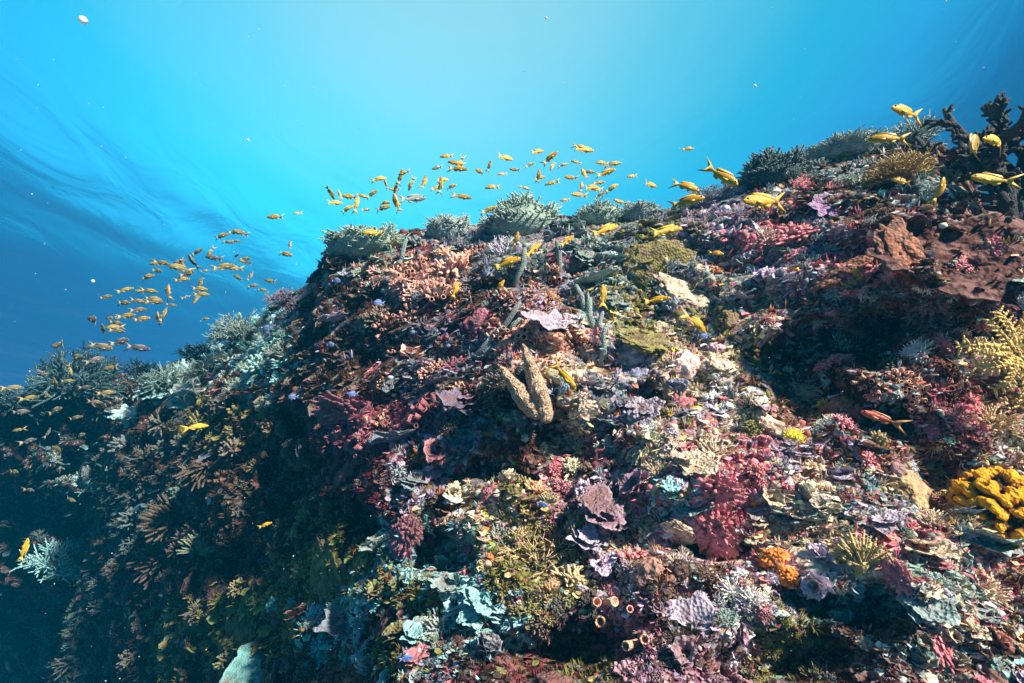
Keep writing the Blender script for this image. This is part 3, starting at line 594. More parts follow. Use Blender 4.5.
# --- bushes on the crest
BM = MESH['bush']; FM = MESH['fuzz']; LM = MESH['lump']; CM = MESH['cups']; FG = MESH['finger']
BIGB = [g_bush(500, 60, 2, 1.5, .42, .034, up=.2, n=5).norm().mesh('bushy_coral', M['bush']), g_bush(501, 34, 3, 1.5, .36, .03, up=.2, n=5).norm().mesh('bushy_coral', M['bush'])]
BIGB += [g_fuzz(505 + i, 620, (.13, .26), .024, .80, curl=.8).norm().mesh('bushy_coral', M['bush']) for i in range(2)]
BIGB += [g_bush(500, 60, 2, 1.5, .42, .034, up=.2, n=5).norm().mesh('bushy_coral', M['shaded_bush']), g_bush(509, 90, 2, 1.5, .36, .028, up=.2, n=5).norm().mesh('bushy_coral', M['shaded_bush'])]  # darker bush copies, shade of the far and left corals put into colour
C['seagreen'] = (.10, .16, .14)
for px, py, r, col, lab, land, k, sq in [
 (522, 226, 46, 'gteal', 'large pale olive domed bushy coral on the crest at centre', 'the domed olive bush coral', 2, (1, 1, .95)),
 (450, 232, 30, 'greyteal', 'rounded grey teal bushy coral on the crest left of centre', 'the grey teal crest bush', 3, (1, 1, .95)),
 (366, 246, 46, 'gteal', 'low wide dark bushy coral topping the left crest', 'the low crest bush', 3, (1.1, 1, .7)),
 (600, 220, 32, 'gteal', 'small low bushy coral on the crest right of the domed one', None, 2, (1, 1, .8)),
 (772, 178, 40, 'dteal', 'round dark teal bushy coral bulging from the right crest', 'the dark teal crest bush', 2, (1, 1, 1)),
 (705, 205, 34, 'slate', 'slate lobed bushy coral where the right crest begins to climb', None, 1, (1, 1, .7)),
 (835, 155, 44, 'greyteal', 'long pale bushy coral ridge on the high right crest', 'the pale ridge bush', 3, (1.2, .8, .6)),
 (912, 145, 32, 'greyteal', 'pale tuft of bushy coral highest on the right crest', 'the highest pale tuft', 0, (1, 1, 1)),
 (898, 178, 46, 'gold', 'golden brown thorny bushy coral below the highest pale tuft', 'the golden thorny coral', 0, (1, 1, .6)),
 (640, 215, 26, 'greyteal', 'grey green bushy coral on the crest dip', None, 3, (1, 1, .8)),
 (240, 332, 36, 'seagreen', 'pale feathery bushy coral on the descending left crest', 'the pale feathery crest coral', 1, (1, 1, 1)),
 (168, 392, 36, 'seagreen', 'pale green feathery coral on the low left crest', 'the green feathery coral', 4, (1, 1, .9)),
 (208, 375, 28, 'seagreen', 'grey teal bushy coral right of the green feathery coral', None, 1, (1, 1, .9)),
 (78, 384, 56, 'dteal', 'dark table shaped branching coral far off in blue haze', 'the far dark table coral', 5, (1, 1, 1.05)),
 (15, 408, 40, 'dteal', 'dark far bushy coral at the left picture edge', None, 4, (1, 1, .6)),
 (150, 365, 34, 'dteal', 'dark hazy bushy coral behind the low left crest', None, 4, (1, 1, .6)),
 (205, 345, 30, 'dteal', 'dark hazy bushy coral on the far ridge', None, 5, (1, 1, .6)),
 (62, 570, 52, 'teal', 'teal feathery bush coral in the dark lower left', 'the teal feathery bush', 5, (1, .9, .8)),
 (90, 490, 26, 'teal', 'small teal bushy coral on the dark left edge', None, 0, (1, .9, .8)),
 (35, 520, 24, 'dteal', 'dark bush coral lowest in the shadowed left gap', None, 4, (1, .9, .8)),
 (285, 292, 24, 'dmauve', 'dusky lobed coral on the shaded step of the left crest', None, 1, (1, 1, .8))]:
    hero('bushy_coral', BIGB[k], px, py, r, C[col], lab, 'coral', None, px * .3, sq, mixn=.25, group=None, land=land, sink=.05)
BIGF = [g_finger(520, 60, (.55, 1), (.03, .05)).norm().mesh('finger_coral', M['finger']), g_bush(530, 18, 3, 1.5, .42, .026, up=.1, n=5).norm().mesh('leather_coral', M['finger'])]
hero('leather_coral', BIGF[1], 535, 562, 54, C['tan'], 'sprawling tan finger leather coral at lower centre', 'soft coral', None, 0, (1, 1, .7), mixn=.7, land='the sprawling tan coral')
hero('finger_coral', BIGF[0], 172, 520, 34, C['dbrown'], 'dark brown finger coral bunch on the shaded left flank', 'coral', None, 0, mixn=.8, land='the brown finger coral')  # left-flank shade put into the colour of these finger corals
hero('finger_coral', BIGF[0], 205, 470, 30, C['dbrown'], 'dark brown finger coral above the brown bunch on the left flank', 'coral', None, 2, mixn=.8)
hero('finger_coral', BIGF[0], 160, 560, 30, C['dbrown'], 'dark brown finger coral under the brown bunch on the left flank', 'coral', None, 4, mixn=.8)
# --- sponges and lumps
BIGL = [g_lump(540, 170, .2, 5, low=.5), g_lump(541, 90, .28, 5, low=.7), g_lump(542, 260, .15, 5)]
BIGL += [g_bush(545, 70, 1, 1.5, .40, .085, up=.05, taper=.95, n=7, kids=(2, 4))]
BIGL = [b.norm().mesh('encrusting_sponge', M['lump']) for b in BIGL]
for px, py, r, col, lab, land, k, sq in [
 (452, 366, 20, 'magenta', 'knobbed magenta sponge patch above the dusky purple plate', 'the knobbed magenta sponge', 3, (1, 1, .7)),
 (350, 415, 38, 'magenta', 'large magenta encrusting sponge in the shade left of centre', 'the large magenta sponge', 3, (1, 1, .6)),
 (405, 535, 26, 'magenta', 'dark magenta sponge beside a black hole, low left of centre', 'the dark magenta sponge', 3, (1, .9, .6)),
 (345, 470, 24, 'maroon', 'maroon encrusting sponge below the large magenta sponge', None, 1, (1, 1, .6)),
 (795, 232, 34, 'pink', 'bright pink lumpy sponge under the right crest', 'the pink crest sponge', 3, (1, .8, .6)),
 (685, 401, 14, 'pink', 'small round pink knobbed sponge at centre right', 'the round pink sponge', 2, (1, 1, 1)),
 (715, 498, 34, 'pink', 'broad salmon pink sponge crust at lower right of centre', 'the broad pink sponge', 3, (1, .9, .6)),
 (712, 535, 30, 'pink', 'rose pink sponge directly below the broad pink sponge', None, 3, (1, .9, .6)),
 (618, 590, 16, 'pink', 'bright rose sponge above the peach tube sponges', None, 3, (1, 1, .6)),
 (835, 362, 20, 'pink', 'pink and white sponge tuft left of the dark cave mouth', None, 3, (1, 1, .8)),
 (800, 585, 22, 'magenta', 'red sponge right of the white tufted coral', None, 3, (1, 1, .7)),
 (905, 585, 24, 'pink', 'pink sponge stretch right of the tan tree coral', None, 3, (1.2, .7, .5)),
 (940, 640, 26, 'pink', 'raspberry sponge patch at lower right', None, 3, (1.2, .7, .5)),
 (965, 264, 14, 'pink', 'small pink sponge sitting on the wide maroon plate coral', None, 3, (1, 1, .6)),
 (990, 246, 14, 'pink', 'upper pink sponge on the wide maroon plate coral', None, 3, (1, 1, .6)),
 (775, 560, 17, 'orange', 'bright orange sponge lobe right of the white tufted coral', 'the bright orange sponge', 2, (1, 1, 1.8)),
 (787, 578, 12, 'orange', 'lower orange sponge lobe under the bright orange one', None, 2, (1, 1, 1.8)),
 (712, 265, 11, 'orange', 'orange red sponge patch amid cream growth below the crest', None, 1, (1.2, 1, .6)),
 (600, 300, 6, 'orange', 'tiny orange sponge right of the lilac folded coral', None, 0, (1, 1, .8)),
 (397, 356, 6, 'orange', 'tiny orange sponge dot left of the knobbed magenta sponge', None, 0, (1, 1, .8)),
 (492, 557, 6, 'orange', 'tiny orange sponge left of the sprawling tan coral', None, 0, (1, 1, .8)),
 (765, 360, 40, 'olive', 'large rounded olive brown mound coral left of the dark cave', 'the olive brown mound', 2, (1, .9, .6)),
 (640, 335, 34, 'olive', 'olive mound dusted with cream polyps above the lavender plates', 'the olive mound', 2, (1, .9, .6)),
 (690, 290, 34, 'cream', 'cream crusted mound coral below the crest, right of centre', 'the cream mound', 2, (1.1, .9, .6)),
 (660, 262, 30, 'olive', 'olive ridge coral just under the crest dip', None, 2, (1.2, .8, .5)),
 (240, 625, 44, 'olive', 'mossy olive mound at the dark lower left', 'the mossy olive mound', 2, (1.1, 1, .6)),
 (330, 590, 44, 'olive', 'speckled olive green mound left of the teal plates', 'the speckled olive mound', 2, (1.1, .9, .6)),
 (900, 245, 26, 'rust', 'rust red sponge left of the wide maroon plate coral', None, 1, (1.2, .9, .6)),
 (865, 325, 44, 'rust', 'rust orange underside sponge at the dark cave lip', None, 1, (1.3, .6, .4)),
 (840, 270, 26, 'rust', 'rust brown sponge below the lilac fan coral', None, 0, (1.2, .8, .6)),
 (695, 490, 12, 'white', 'white sponge nub on the broad pink sponge', None, 2, (1, 1, .8)),
 (678, 535, 20, 'cream', 'cream pitted sponge left of the rose pink sponge', 'the cream pitted sponge', 2, (.8, 1, .7)),
 (588, 412, 14, 'cream', 'cream rounded sponge right of the dark hollow beside the clam', None, 2, (1, 1, .9)),
 (860, 278, 8, 'yellow', 'bright yellow sponge streak under the maroon plate rim', 'the yellow sponge streak', 0, (1.6, .7, .5)),
 (472, 503, 8, 'yellow', 'small yellow sponge by the white sponge low left of centre', None, 0, (1, 1, .6)),
 (545, 660, 7, 'yellow', 'small lime yellow sponge near the bottom edge at centre', None, 0, (1, 1, .6)),
 (330, 252, 6, 'yellow', 'small yellow sponge at the left end of the crest', None, 0, (1, 1, .8)),
 (462, 325, 7, 'yellow', 'small yellow sponge above the knobbed magenta sponge', None, 0, (1, 1, .8)),
 (548, 372, 6, 'yellow', 'small yellow sponge just right of the clam', None, 0, (1, 1, .8))]:
    hero('encrusting_sponge', BIGL[k], px, py, r, C[col], lab, 'sponge' if 'mound' not in lab and 'ridge coral' not in lab else 'coral', None, px * .7, (sq[0] * 1.1, sq[1], sq[2] * .7), mixn=.9, land=land, sink=.12)
# --- tufted soft corals
WHT = g_fuzz(560, 200, (.25, .45), .035, .55).norm().mesh('soft_coral', M['fuzz'])
for px, py, r, col, lab, land in [
 (730, 588, 28, 'white', 'big white tufted soft coral at lower right of centre', 'the big white tufted coral'),
 (755, 598, 18, 'white', 'smaller white tufted coral touching the big one on its right', None),
 (915, 353, 22, 'white', 'white tufted coral on top of the block below the cave', 'the white cave tuft'),
 (460, 515, 13, 'white', 'small white pitted coral low left of centre', 'the small white pitted coral'),
 (210, 499, 9, 'white', 'tiny white sponge coral on the dark left flank', None),
 (845, 345, 16, 'cream', 'cream tuft coral at the left edge of the dark cave', None),
 (575, 445, 30, 'cream', 'cream tufted coral below the dark hollow by the clam', 'the cream tufted coral'),
 (715, 452, 32, 'cream', 'fringed cream soft coral above the broad pink sponge', 'the fringed cream coral'),
 (790, 525, 28, 'tan', 'tan feathered soft coral left of the tan tree coral', None),
 (990, 420, 34, 'tan', 'tan curly soft coral at the right picture edge', 'the tan curly coral'),
 (930, 470, 30, 'tan', 'sparse tan soft coral left of the cream plate ledge', None),
 (500, 540, 26, 'greyteal', 'grey tufted soft coral left of the sprawling tan coral', None),
 (440, 625, 30, 'greyteal', 'spiky grey teal soft coral between the teal plates', None),
 (655, 470, 24, 'cream', 'cream soft coral left of the fringed cream coral', None),
 (930, 520, 28, 'cream', 'pale soft coral patch left of the long turquoise plate', None),
 (985, 590, 32, 'cream', 'cream tuft coral under the long turquoise plate', None),
 (895, 600, 24, 'cream', 'cream knotted coral right of the tan tree coral base', None)]:
    hero('soft_coral', WHT, px, py, r, C[col], lab, 'soft coral', None, px * .5, (1, 1, .8), mixn=.8, land=land, sink=.15)
# --- peach cup clusters
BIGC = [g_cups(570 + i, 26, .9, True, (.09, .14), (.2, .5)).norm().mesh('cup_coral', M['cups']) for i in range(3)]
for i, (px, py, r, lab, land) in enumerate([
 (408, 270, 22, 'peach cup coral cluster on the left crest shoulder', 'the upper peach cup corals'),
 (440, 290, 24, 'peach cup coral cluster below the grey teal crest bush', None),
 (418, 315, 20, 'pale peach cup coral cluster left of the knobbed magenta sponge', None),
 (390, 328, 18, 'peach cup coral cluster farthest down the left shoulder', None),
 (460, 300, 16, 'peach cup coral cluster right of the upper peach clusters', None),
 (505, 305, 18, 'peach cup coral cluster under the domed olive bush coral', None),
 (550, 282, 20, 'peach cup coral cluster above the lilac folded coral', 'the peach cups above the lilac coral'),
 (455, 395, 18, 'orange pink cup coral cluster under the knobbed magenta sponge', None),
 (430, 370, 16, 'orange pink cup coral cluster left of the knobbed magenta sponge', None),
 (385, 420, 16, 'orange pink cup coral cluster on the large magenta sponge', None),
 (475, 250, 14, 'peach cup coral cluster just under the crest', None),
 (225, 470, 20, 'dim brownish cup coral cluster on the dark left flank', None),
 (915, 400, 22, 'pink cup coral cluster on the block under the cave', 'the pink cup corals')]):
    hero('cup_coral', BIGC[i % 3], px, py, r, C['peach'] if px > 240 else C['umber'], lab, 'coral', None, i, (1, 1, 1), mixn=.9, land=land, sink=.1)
# --- peach tube sponges
for i, (px, py, r, n, lab) in enumerate([
 (600, 604, 17, 2, 'leftmost pair of peach tube sponges with open mouths'), (612, 622, 18, 2, 'short peach tube sponges below the leftmost pair'),
 (640, 612, 16, 3, 'cluster of peach tube sponges at the middle of the row'), (645, 642, 18, 3, 'lowest peach tube sponges hanging over the dark hollow'),
 (668, 650, 16, 2, 'rightmost pinkish tube sponges of the peach row')]):
    rt = root_like_image('tube_sponge', px, py, r, lab, 'sponge', 'peach tube sponges', 'the peach tube sponges' if i == 2 else None, lift=-.2)
    rd = random.Random(i)
    for k in range(n):
        bb = B(); a = rd.uniform(-.5, .5) + (k - (n - 1) / 2) * .7; d = unit([math.sin(a), math.cos(a) * .6, .9]); p = np.array([(k - (n - 1) / 2) * .6, rd.uniform(-.3, .1), 0])
        w_ = rd.uniform(.75, 1.15); tube(bb, [p - d * .3, p + d * .4 + np.array([rd.uniform(-.08, .08), 0, 0]), p + d * rd.uniform(.6, 1.2)], [.22 * w_, .24 * w_, .29 * w_], 14, (0, .5), hollow=True); child('tube', bb, M['plain'], rt, jitter((.74, .42, .30), rd, .1))
# --- grey finger sponges
for i, (px, py, r, tl, lab, land) in enumerate([
 (487, 345, 24, -.75, 'slanting grey finger sponge pointing up right, above the clam', 'the slanting grey finger sponge'), (508, 322, 22, -.55, 'grey finger sponge leaning beside the peach cups', None),
 (592, 325, 26, .15, 'upright grey green finger sponge left of the olive mound', 'the upright grey finger sponge'), (582, 305, 20, .35, 'grey finger sponge leaning left beside the upright one', None),
 (603, 345, 20, -.1, 'short grey finger sponge under the upright one', None), (520, 272, 22, -.2, 'grey finger sponge under the domed olive bush coral', None),
 (402, 258, 18, -.3, 'blue grey finger sponge on the left crest shoulder', None), (560, 262, 20, .2, 'blue grey finger sponge under the crest at centre', None)]):
    rt = root_like_image('finger_sponge', px, py, r, lab, 'sponge', 'grey finger sponges', land, tilt=tl); rd = random.Random(50 + i)
    for k in range(2 if i < 4 else 1):
        bb = B(); o_ = .28 * k; tube(bb, [(o_, -1, -.3), (o_ + rd.uniform(-.1, .1), -.3, .15), (o_ + rd.uniform(-.1, .1), .4 - .4 * k, .3), (o_ * 1.4, 1.0 - .6 * k, .32)], [.15, .14, .13, .09], 12, (0, .4))
        V = bb.V(); bb.v = [V + .05 * np.c_[perlin(V * 4), perlin(V * 4 + 9), perlin(V * 4 + 20)]]; child('finger', bb, M['plain'], rt, jitter((.24, .31, .29), rd, .15))
# --- tree-like soft corals on a stalk
def tree(px, py, r, col, lab, land, tl=0.):
    rt = root_like_image('tree_coral', px, py, r, lab, 'soft coral', None, land, tilt=tl, lift=.2)
    bb = B(); tube(bb, [(0, -1.0, -.3), (.02, -.5, 0), (0, 0, .1)], [.22, .17, .19], 12, (.4, .6)); child('stalk', bb, M['plain'], rt, tuple(min(.8, v * 1.2) for v in col))
    bb = B(); rd = random.Random(int(px))
    for i in range(110):
        a = rd.uniform(-1.5, 1.5); q = rd.uniform(-.7, .7); d = unit([math.sin(a), math.cos(a) * .9 + .12, math.sin(q)]); L = rd.uniform(.55, .95)
        tube(bb, [(0, -.05, .1), d * L * .5 + np.array([0, -.02, .1]), d * L + np.array([rd.gauss(0, .06), rd.gauss(0, .05), .1])], [.05, .04, .03], 5, (0, 1))
    child('crown', bb, M['finger'], rt, col)
tree(860, 562, 33, (.42, .33, .14), 'tan tree shaped soft coral on a pale stalk at lower right', 'the tan tree coral')
tree(205, 550, 26, (.12, .17, .11), 'grey green tree shaped soft coral on the dark left flank', 'the grey green tree coral', .1)
tree(548, 505 - 2, 14, (.40, .33, .20), 'little tan tuft coral on a stalk above the sprawling tan coral', None)
# --- feather star at the right edge
rt = root_like_image('feather_star', 1012, 352, 50, 'golden tan feather star spreading its arms at the right edge', 'feather star', None, 'the golden feather star', lift=1.1)
rd = random.Random(5)
bb = B(); bb.add(ICO[3][0] * np.array([.14, .14, .16]), ICO[3][1]); child('disc', bb, M['finger'], rt, (.35, .22, .06))
for i in range(13):
    a = i * 6.283 / 13 + rd.uniform(-.15, .15); bb = B(); L = rd.uniform(.75, 1.1); tip_ = rd.uniform(-.4, .4)
    pts = [np.array([math.cos(a + tip_ * q * q) * L * q, math.sin(a + tip_ * q * q) * L * q, .55 * q - .5 * q * q]) for q in np.linspace(0, 1, 9)]
    tube(bb, pts, [.075, .075, .07, .065, .06, .055, .05, .04, .03], 7, (0, .7))
    for j in range(2, 9):
        d = unit(pts[j] - pts[j - 1]); x = unit(np.cross(d, [0, 0, 1]))
        for s_ in (-1, 1):
            e_ = unit(d * .7 + x * s_ + np.array([0, 0, .3])); tube(bb, [pts[j], pts[j] + e_ * .09, pts[j] + e_ * .17], [.03, .025, .015], 5, (.5, 1))
    child('arm', bb, M['finger'], rt, (.62, .42, .12))
# --- yellow knobbed coral at the right edge
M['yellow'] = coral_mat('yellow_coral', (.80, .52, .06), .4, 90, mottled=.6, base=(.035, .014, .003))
YK = g_lump(601, 260, .30, 5, flat=.8, low=.35).norm().mesh('knobbed_coral', M['yellow'])
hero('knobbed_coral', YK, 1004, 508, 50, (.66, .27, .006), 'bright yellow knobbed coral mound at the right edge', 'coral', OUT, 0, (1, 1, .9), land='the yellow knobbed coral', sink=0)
# --- whip coral
h = hit(262, 402); p0 = np.array(h[0]); u_ = h[2] / F
bb = B(); rd = random.Random(2); pts = [np.array([(i * 5 - 4) * u_, 0, (6 * math.sin(i * 1.1)) * u_]) for i in range(9)]
tube(bb, pts, [1.6 * u_] * 9, 8, (0, .3)); o = link('whip_coral', bb.mesh('whip_coral', M['plain']), None, (.30, .30, .18)); o.location = p0 - FWD * 8 * u_
tag(o, 'thin curly pale green whip coral on the shaded left face', 'coral'); LAND.append((275, 402, 'the curly whip coral'))


# ------------------------------------------------------------------ filler colonies
tick('FILL')
FILL = []; rd = random.Random(99); placed = [(a, b_, r * .75) for (a, b_), r in USED.items()]; GRID = {}
def gk(x, y): return int(x // 40), int(y // 40)
for q in placed: GRID.setdefault(gk(q[0], q[1]), []).append(q)
def clash(x, y, r, k):
    gx_, gy_ = gk(x, y)
    for i in range(-2, 3):
        for j in range(-2, 3):
            for (a, b_, r2) in GRID.get((gx_ + i, gy_ + j), ()):
                if (a - x) ** 2 + (b_ - y) ** 2 < (k * (r + r2)) ** 2: return True
    return False
count = {}
for it in range(12000):
    px, py = rd.uniform(-30, 1054), rd.uniform(140, 700); r = min(24, max(5, rd.lognormvariate(2.22, .42)))
    if px < 100: r *= .8
    if clash(px, py, r, .50 if it < 5000 else .42): continue
    h = hit(px, py)
    if h is None: continue
    if LASTI[0] >= PLATE0 and rd.random() < .8: continue
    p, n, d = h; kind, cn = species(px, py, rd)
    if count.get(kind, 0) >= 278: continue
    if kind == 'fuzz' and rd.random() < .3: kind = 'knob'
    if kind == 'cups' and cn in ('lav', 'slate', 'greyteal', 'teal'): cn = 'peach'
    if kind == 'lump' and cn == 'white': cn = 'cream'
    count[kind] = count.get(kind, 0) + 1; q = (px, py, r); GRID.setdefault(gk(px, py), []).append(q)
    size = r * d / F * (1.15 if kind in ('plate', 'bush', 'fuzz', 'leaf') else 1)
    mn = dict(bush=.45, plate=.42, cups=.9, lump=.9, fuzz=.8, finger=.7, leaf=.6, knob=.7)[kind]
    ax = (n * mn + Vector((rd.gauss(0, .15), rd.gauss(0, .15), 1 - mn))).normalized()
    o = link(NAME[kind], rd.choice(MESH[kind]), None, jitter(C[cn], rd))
    sq = (rd.uniform(.8, 1.25), rd.uniform(.8, 1.25), rd.uniform(.7, 1.15) * (.75 if kind in ('lump',) else 1))
    put(o, p - ax * size * .12 + (ax * size * .2 if kind == 'plate' else ax * 0), ax, size, rd.uniform(0, 6.28), sq)
    FILL.append((o, kind, cn, px, py, r))
tick('placed'); print('filler', len(FILL), count)
# --- tiny growth nobody could count: turf tufts and crust nodules
def stuff(name, n, label, kind_, seed):
    rd = np.random.default_rng(seed); rr = random.Random(seed); Vs, Fs, Cs = [], [], []; nv = 0
    iv, if_ = ICO[1]; if_ = np.array(if_)
    for _ in range(n):
        px, py = rd.uniform(-80, 1110), rd.uniform(130, 760); h = hit(px, py)
        if h is None: continue
        if LASTI[0] >= PLATE0 and rd.random() < .9: continue
        p, nn_, d = h; nn_ = np.array(nn_); p = np.array(p); u = d / F; c = jitter(C[species(px, py, rr)[1]], rr, .35)
        if kind_ == 'nodule':
            s = rd.uniform(1.2, 4.2) * u; V = iv * s * rd.uniform(.6, 1.3, 3) + p; Vs.append(V); Fs.append(if_ + nv); nv += 12; Cs.append(np.tile(c, (12, 1)))
        elif kind_ == 'flake':
            m_ = rd.integers(6, 9); s = rd.uniform(2.0, 6.0) * u; ax_ = unit(nn_ * .45 + np.array([rd.normal(0, .25), rd.normal(0, .25), .7])); x, y = frame(ax_); a = np.arange(m_) * 6.283 / m_
            q_ = rd.uniform(.55, 1.15, m_); z_ = rd.normal(0, .14, m_); rim = p + nn_ * s * .45 + s * ((q_ * np.cos(a))[:, None] * x + (q_ * np.sin(a))[:, None] * y + z_[:, None] * ax_); ce = p + nn_ * s * .45
            V = np.vstack([rim, rim - ax_ * .12 * s, ce + ax_ * .02 * s, ce - ax_ * .3 * s]); k_ = np.arange(m_); kn = (k_ + 1) % m_
            Fs.append(np.vstack([np.c_[k_, kn, k_ * 0 + 2 * m_], np.c_[kn + m_, k_ + m_, k_ * 0 + 2 * m_ + 1], np.c_[k_, k_ + m_, kn + m_], np.c_[k_, kn + m_, kn]]) + nv); Vs.append(V); nv += len(V)
            cc0 = np.tile(c, (len(V), 1)); cc0[:m_] = np.minimum(cc0[:m_] * 1.5 + .05, .85); Cs.append(cc0)
        else:
            L0 = rd.uniform(4, 10) * u; x, y = frame(nn_)
            for k in range(rd.integers(3, 7)):
                a = rd.uniform(0, 6.28); dd = unit(nn_ + (x * math.cos(a) + y * math.sin(a)) * rd.uniform(.1, .9) + np.array([0, 0, .3])); w = rd.uniform(.5, 1.0) * u; b0 = p + (x * math.cos(a) + y * math.sin(a)) * 1.5 * u
                fx_, fy_ = frame(dd); L = L0 * rd.uniform(.5, 1); m_ = b0 + dd * L * .6
                V = np.array([b0 + fx_ * w, b0 - fx_ * .5 * w + fy_ * .87 * w, b0 - fx_ * .5 * w - fy_ * .87 * w, m_ + fx_ * w, m_ - fx_ * .5 * w + fy_ * .87 * w, m_ - fx_ * .5 * w - fy_ * .87 * w, b0 + dd * L + nn_ * L * .1])
                Vs.append(V); Fs.append(np.array([[0, 1, 4], [0, 4, 3], [1, 2, 5], [1, 5, 4], [2, 0, 3], [2, 3, 5], [3, 4, 6], [4, 5, 6], [5, 3, 6]]) + nv); nv += 7
                t_ = np.array([.6, .6, .6, 1, 1, 1, 1.5])[:, None] * np.array(c)[None]; Cs.append(np.minimum(t_, .85))
    V = np.concatenate(Vs); Fc = np.concatenate(Fs); cc_ = np.concatenate(Cs)
    me = bpy.data.meshes.new(name); me.from_pydata(V.tolist(), [], Fc.tolist()); at = me.color_attributes.new('Col', 'FLOAT_COLOR', 'POINT')
    at.data.foreach_set('color', np.c_[cc_, np.ones(len(cc_))].astype(np.float32).reshape(-1)); me.materials.append(M['turf'])
    if kind_ == 'nodule': me.polygons.foreach_set('use_smooth', [True] * len(me.polygons))
    me.update(); tag(link(name, me), label, 'reef growth', kind='stuff')
stuff('algae_turf', 11000, 'short mixed algae and hydroid turf covering the reef rock', 'tuft', 21)
stuff('coralline_crust', 9000, 'tiny coloured crust nodules scattered over the reef rock', 'nodule', 22)
tick('stuff')
stuff('coral_flakes', 9000, 'ragged thin coral flakes crowding the reef rock', 'flake', 23)
# --- only colonies that show are kept; then each label is written from what stands nearest
bpy.context.view_layer.update()
ZB = np.full((342, 512), 1e9); IDB = np.full((342, 512), -1)
for yy in range(342):
    for xx in range(512):
        h = TREE.ray_cast((0, 0, 0), Vector(unit(ray1(xx * 2 + 1, yy * 2 + 1))))
        if h[0] is not None: ZB[yy, xx] = float(np.array(h[0]) @ FWD) + .01
tick('zbuf')
VC = {}; ALLM = [o for o in COL.objects if o.type == 'MESH' and 'kind' not in o and o.parent is None]
for k_, o in enumerate(ALLM):
    if o.data.name not in VC:
        a = np.empty(len(o.data.vertices) * 3, np.float32); o.data.vertices.foreach_get('co', a); VC[o.data.name] = a.reshape(-1, 3)
    m_ = np.array(o.matrix_world); v = VC[o.data.name] @ m_[:3, :3].T + m_[:3, 3]; d_ = v @ FWD; okk = d_ > .1; v, d_ = v[okk], d_[okk]
    X_ = ((512 + F * (v @ RT) / d_) / 2).astype(int); Y_ = ((341.5 - F * (v @ UP) / d_) / 2).astype(int); okk = (X_ >= 0) & (X_ < 512) & (Y_ >= 0) & (Y_ < 342); X_, Y_, d_ = X_[okk], Y_[okk], d_[okk]
    if len(d_) == 0: continue
    s_ = np.argsort(-d_); X_, Y_, d_ = X_[s_], Y_[s_], d_[s_]; w = d_ < ZB[Y_, X_]; ZB[Y_[w], X_[w]] = d_[w]; IDB[Y_[w], X_[w]] = k_
u_, c_ = np.unique(IDB, return_counts=True); seen = {ALLM[i].name: int(c) for i, c in zip(u_, c_) if i >= 0}
tick('seen')
keep = []
for f in FILL:
    if seen.get(f[0].name, 0) < 3: bpy.data.objects.remove(f[0])
    else: keep.append(f)
FILL = keep; print('filler kept', len(FILL))
ORD = ['nearest', 'second nearest', 'third nearest', 'fourth nearest', 'fifth nearest', 'sixth nearest', 'seventh nearest', 'eighth nearest', 'ninth nearest', 'tenth nearest', 'eleventh nearest', 'twelfth nearest']
buckets = {}
for f in FILL:
    o, kind, cn, px, py, r = f; best = min(LAND, key=lambda l: (l[0] - px) ** 2 + (l[1] - py) ** 2); dx, dy = px - best[0], py - best[1]
    if abs(dx) < .5 * abs(dy): rel = 'below' if dy > 0 else 'above'
    elif abs(dy) < .5 * abs(dx): rel = 'right of' if dx > 0 else 'left of'
    else: rel = ('below' if dy > 0 else 'above') + (' and right of' if dx > 0 else ' and left of')
    sz = 'tiny' if r < 8 else 'small' if r < 13 else 'medium' if r < 18 else 'large'
    buckets.setdefault(f'{CN[cn]} {NOUN[kind]} {rel} {best[2]}', []).append((math.hypot(dx, dy), o, sz, kind))
for lab, L in buckets.items():
    L.sort(key=lambda a: a[0])
    for i, (_, o, sz, kind) in enumerate(L):
        s = lab if len(L) == 1 else f'{lab}, {ORD[min(i, 11)]}'
        if len(s.split()) < 16: s = sz + ' ' + s
        if len(s.split()) > 16: s = s.replace(' thin ', ' ').replace(' lumpy', '').replace(' tufted soft', ' soft').replace(' cluster', '').replace('branching ', '').replace(' and left of', ' left').replace(' and right of', ' right')
        tag(o, s, CAT[kind], NOUN[kind] + ' colonies on the reef')


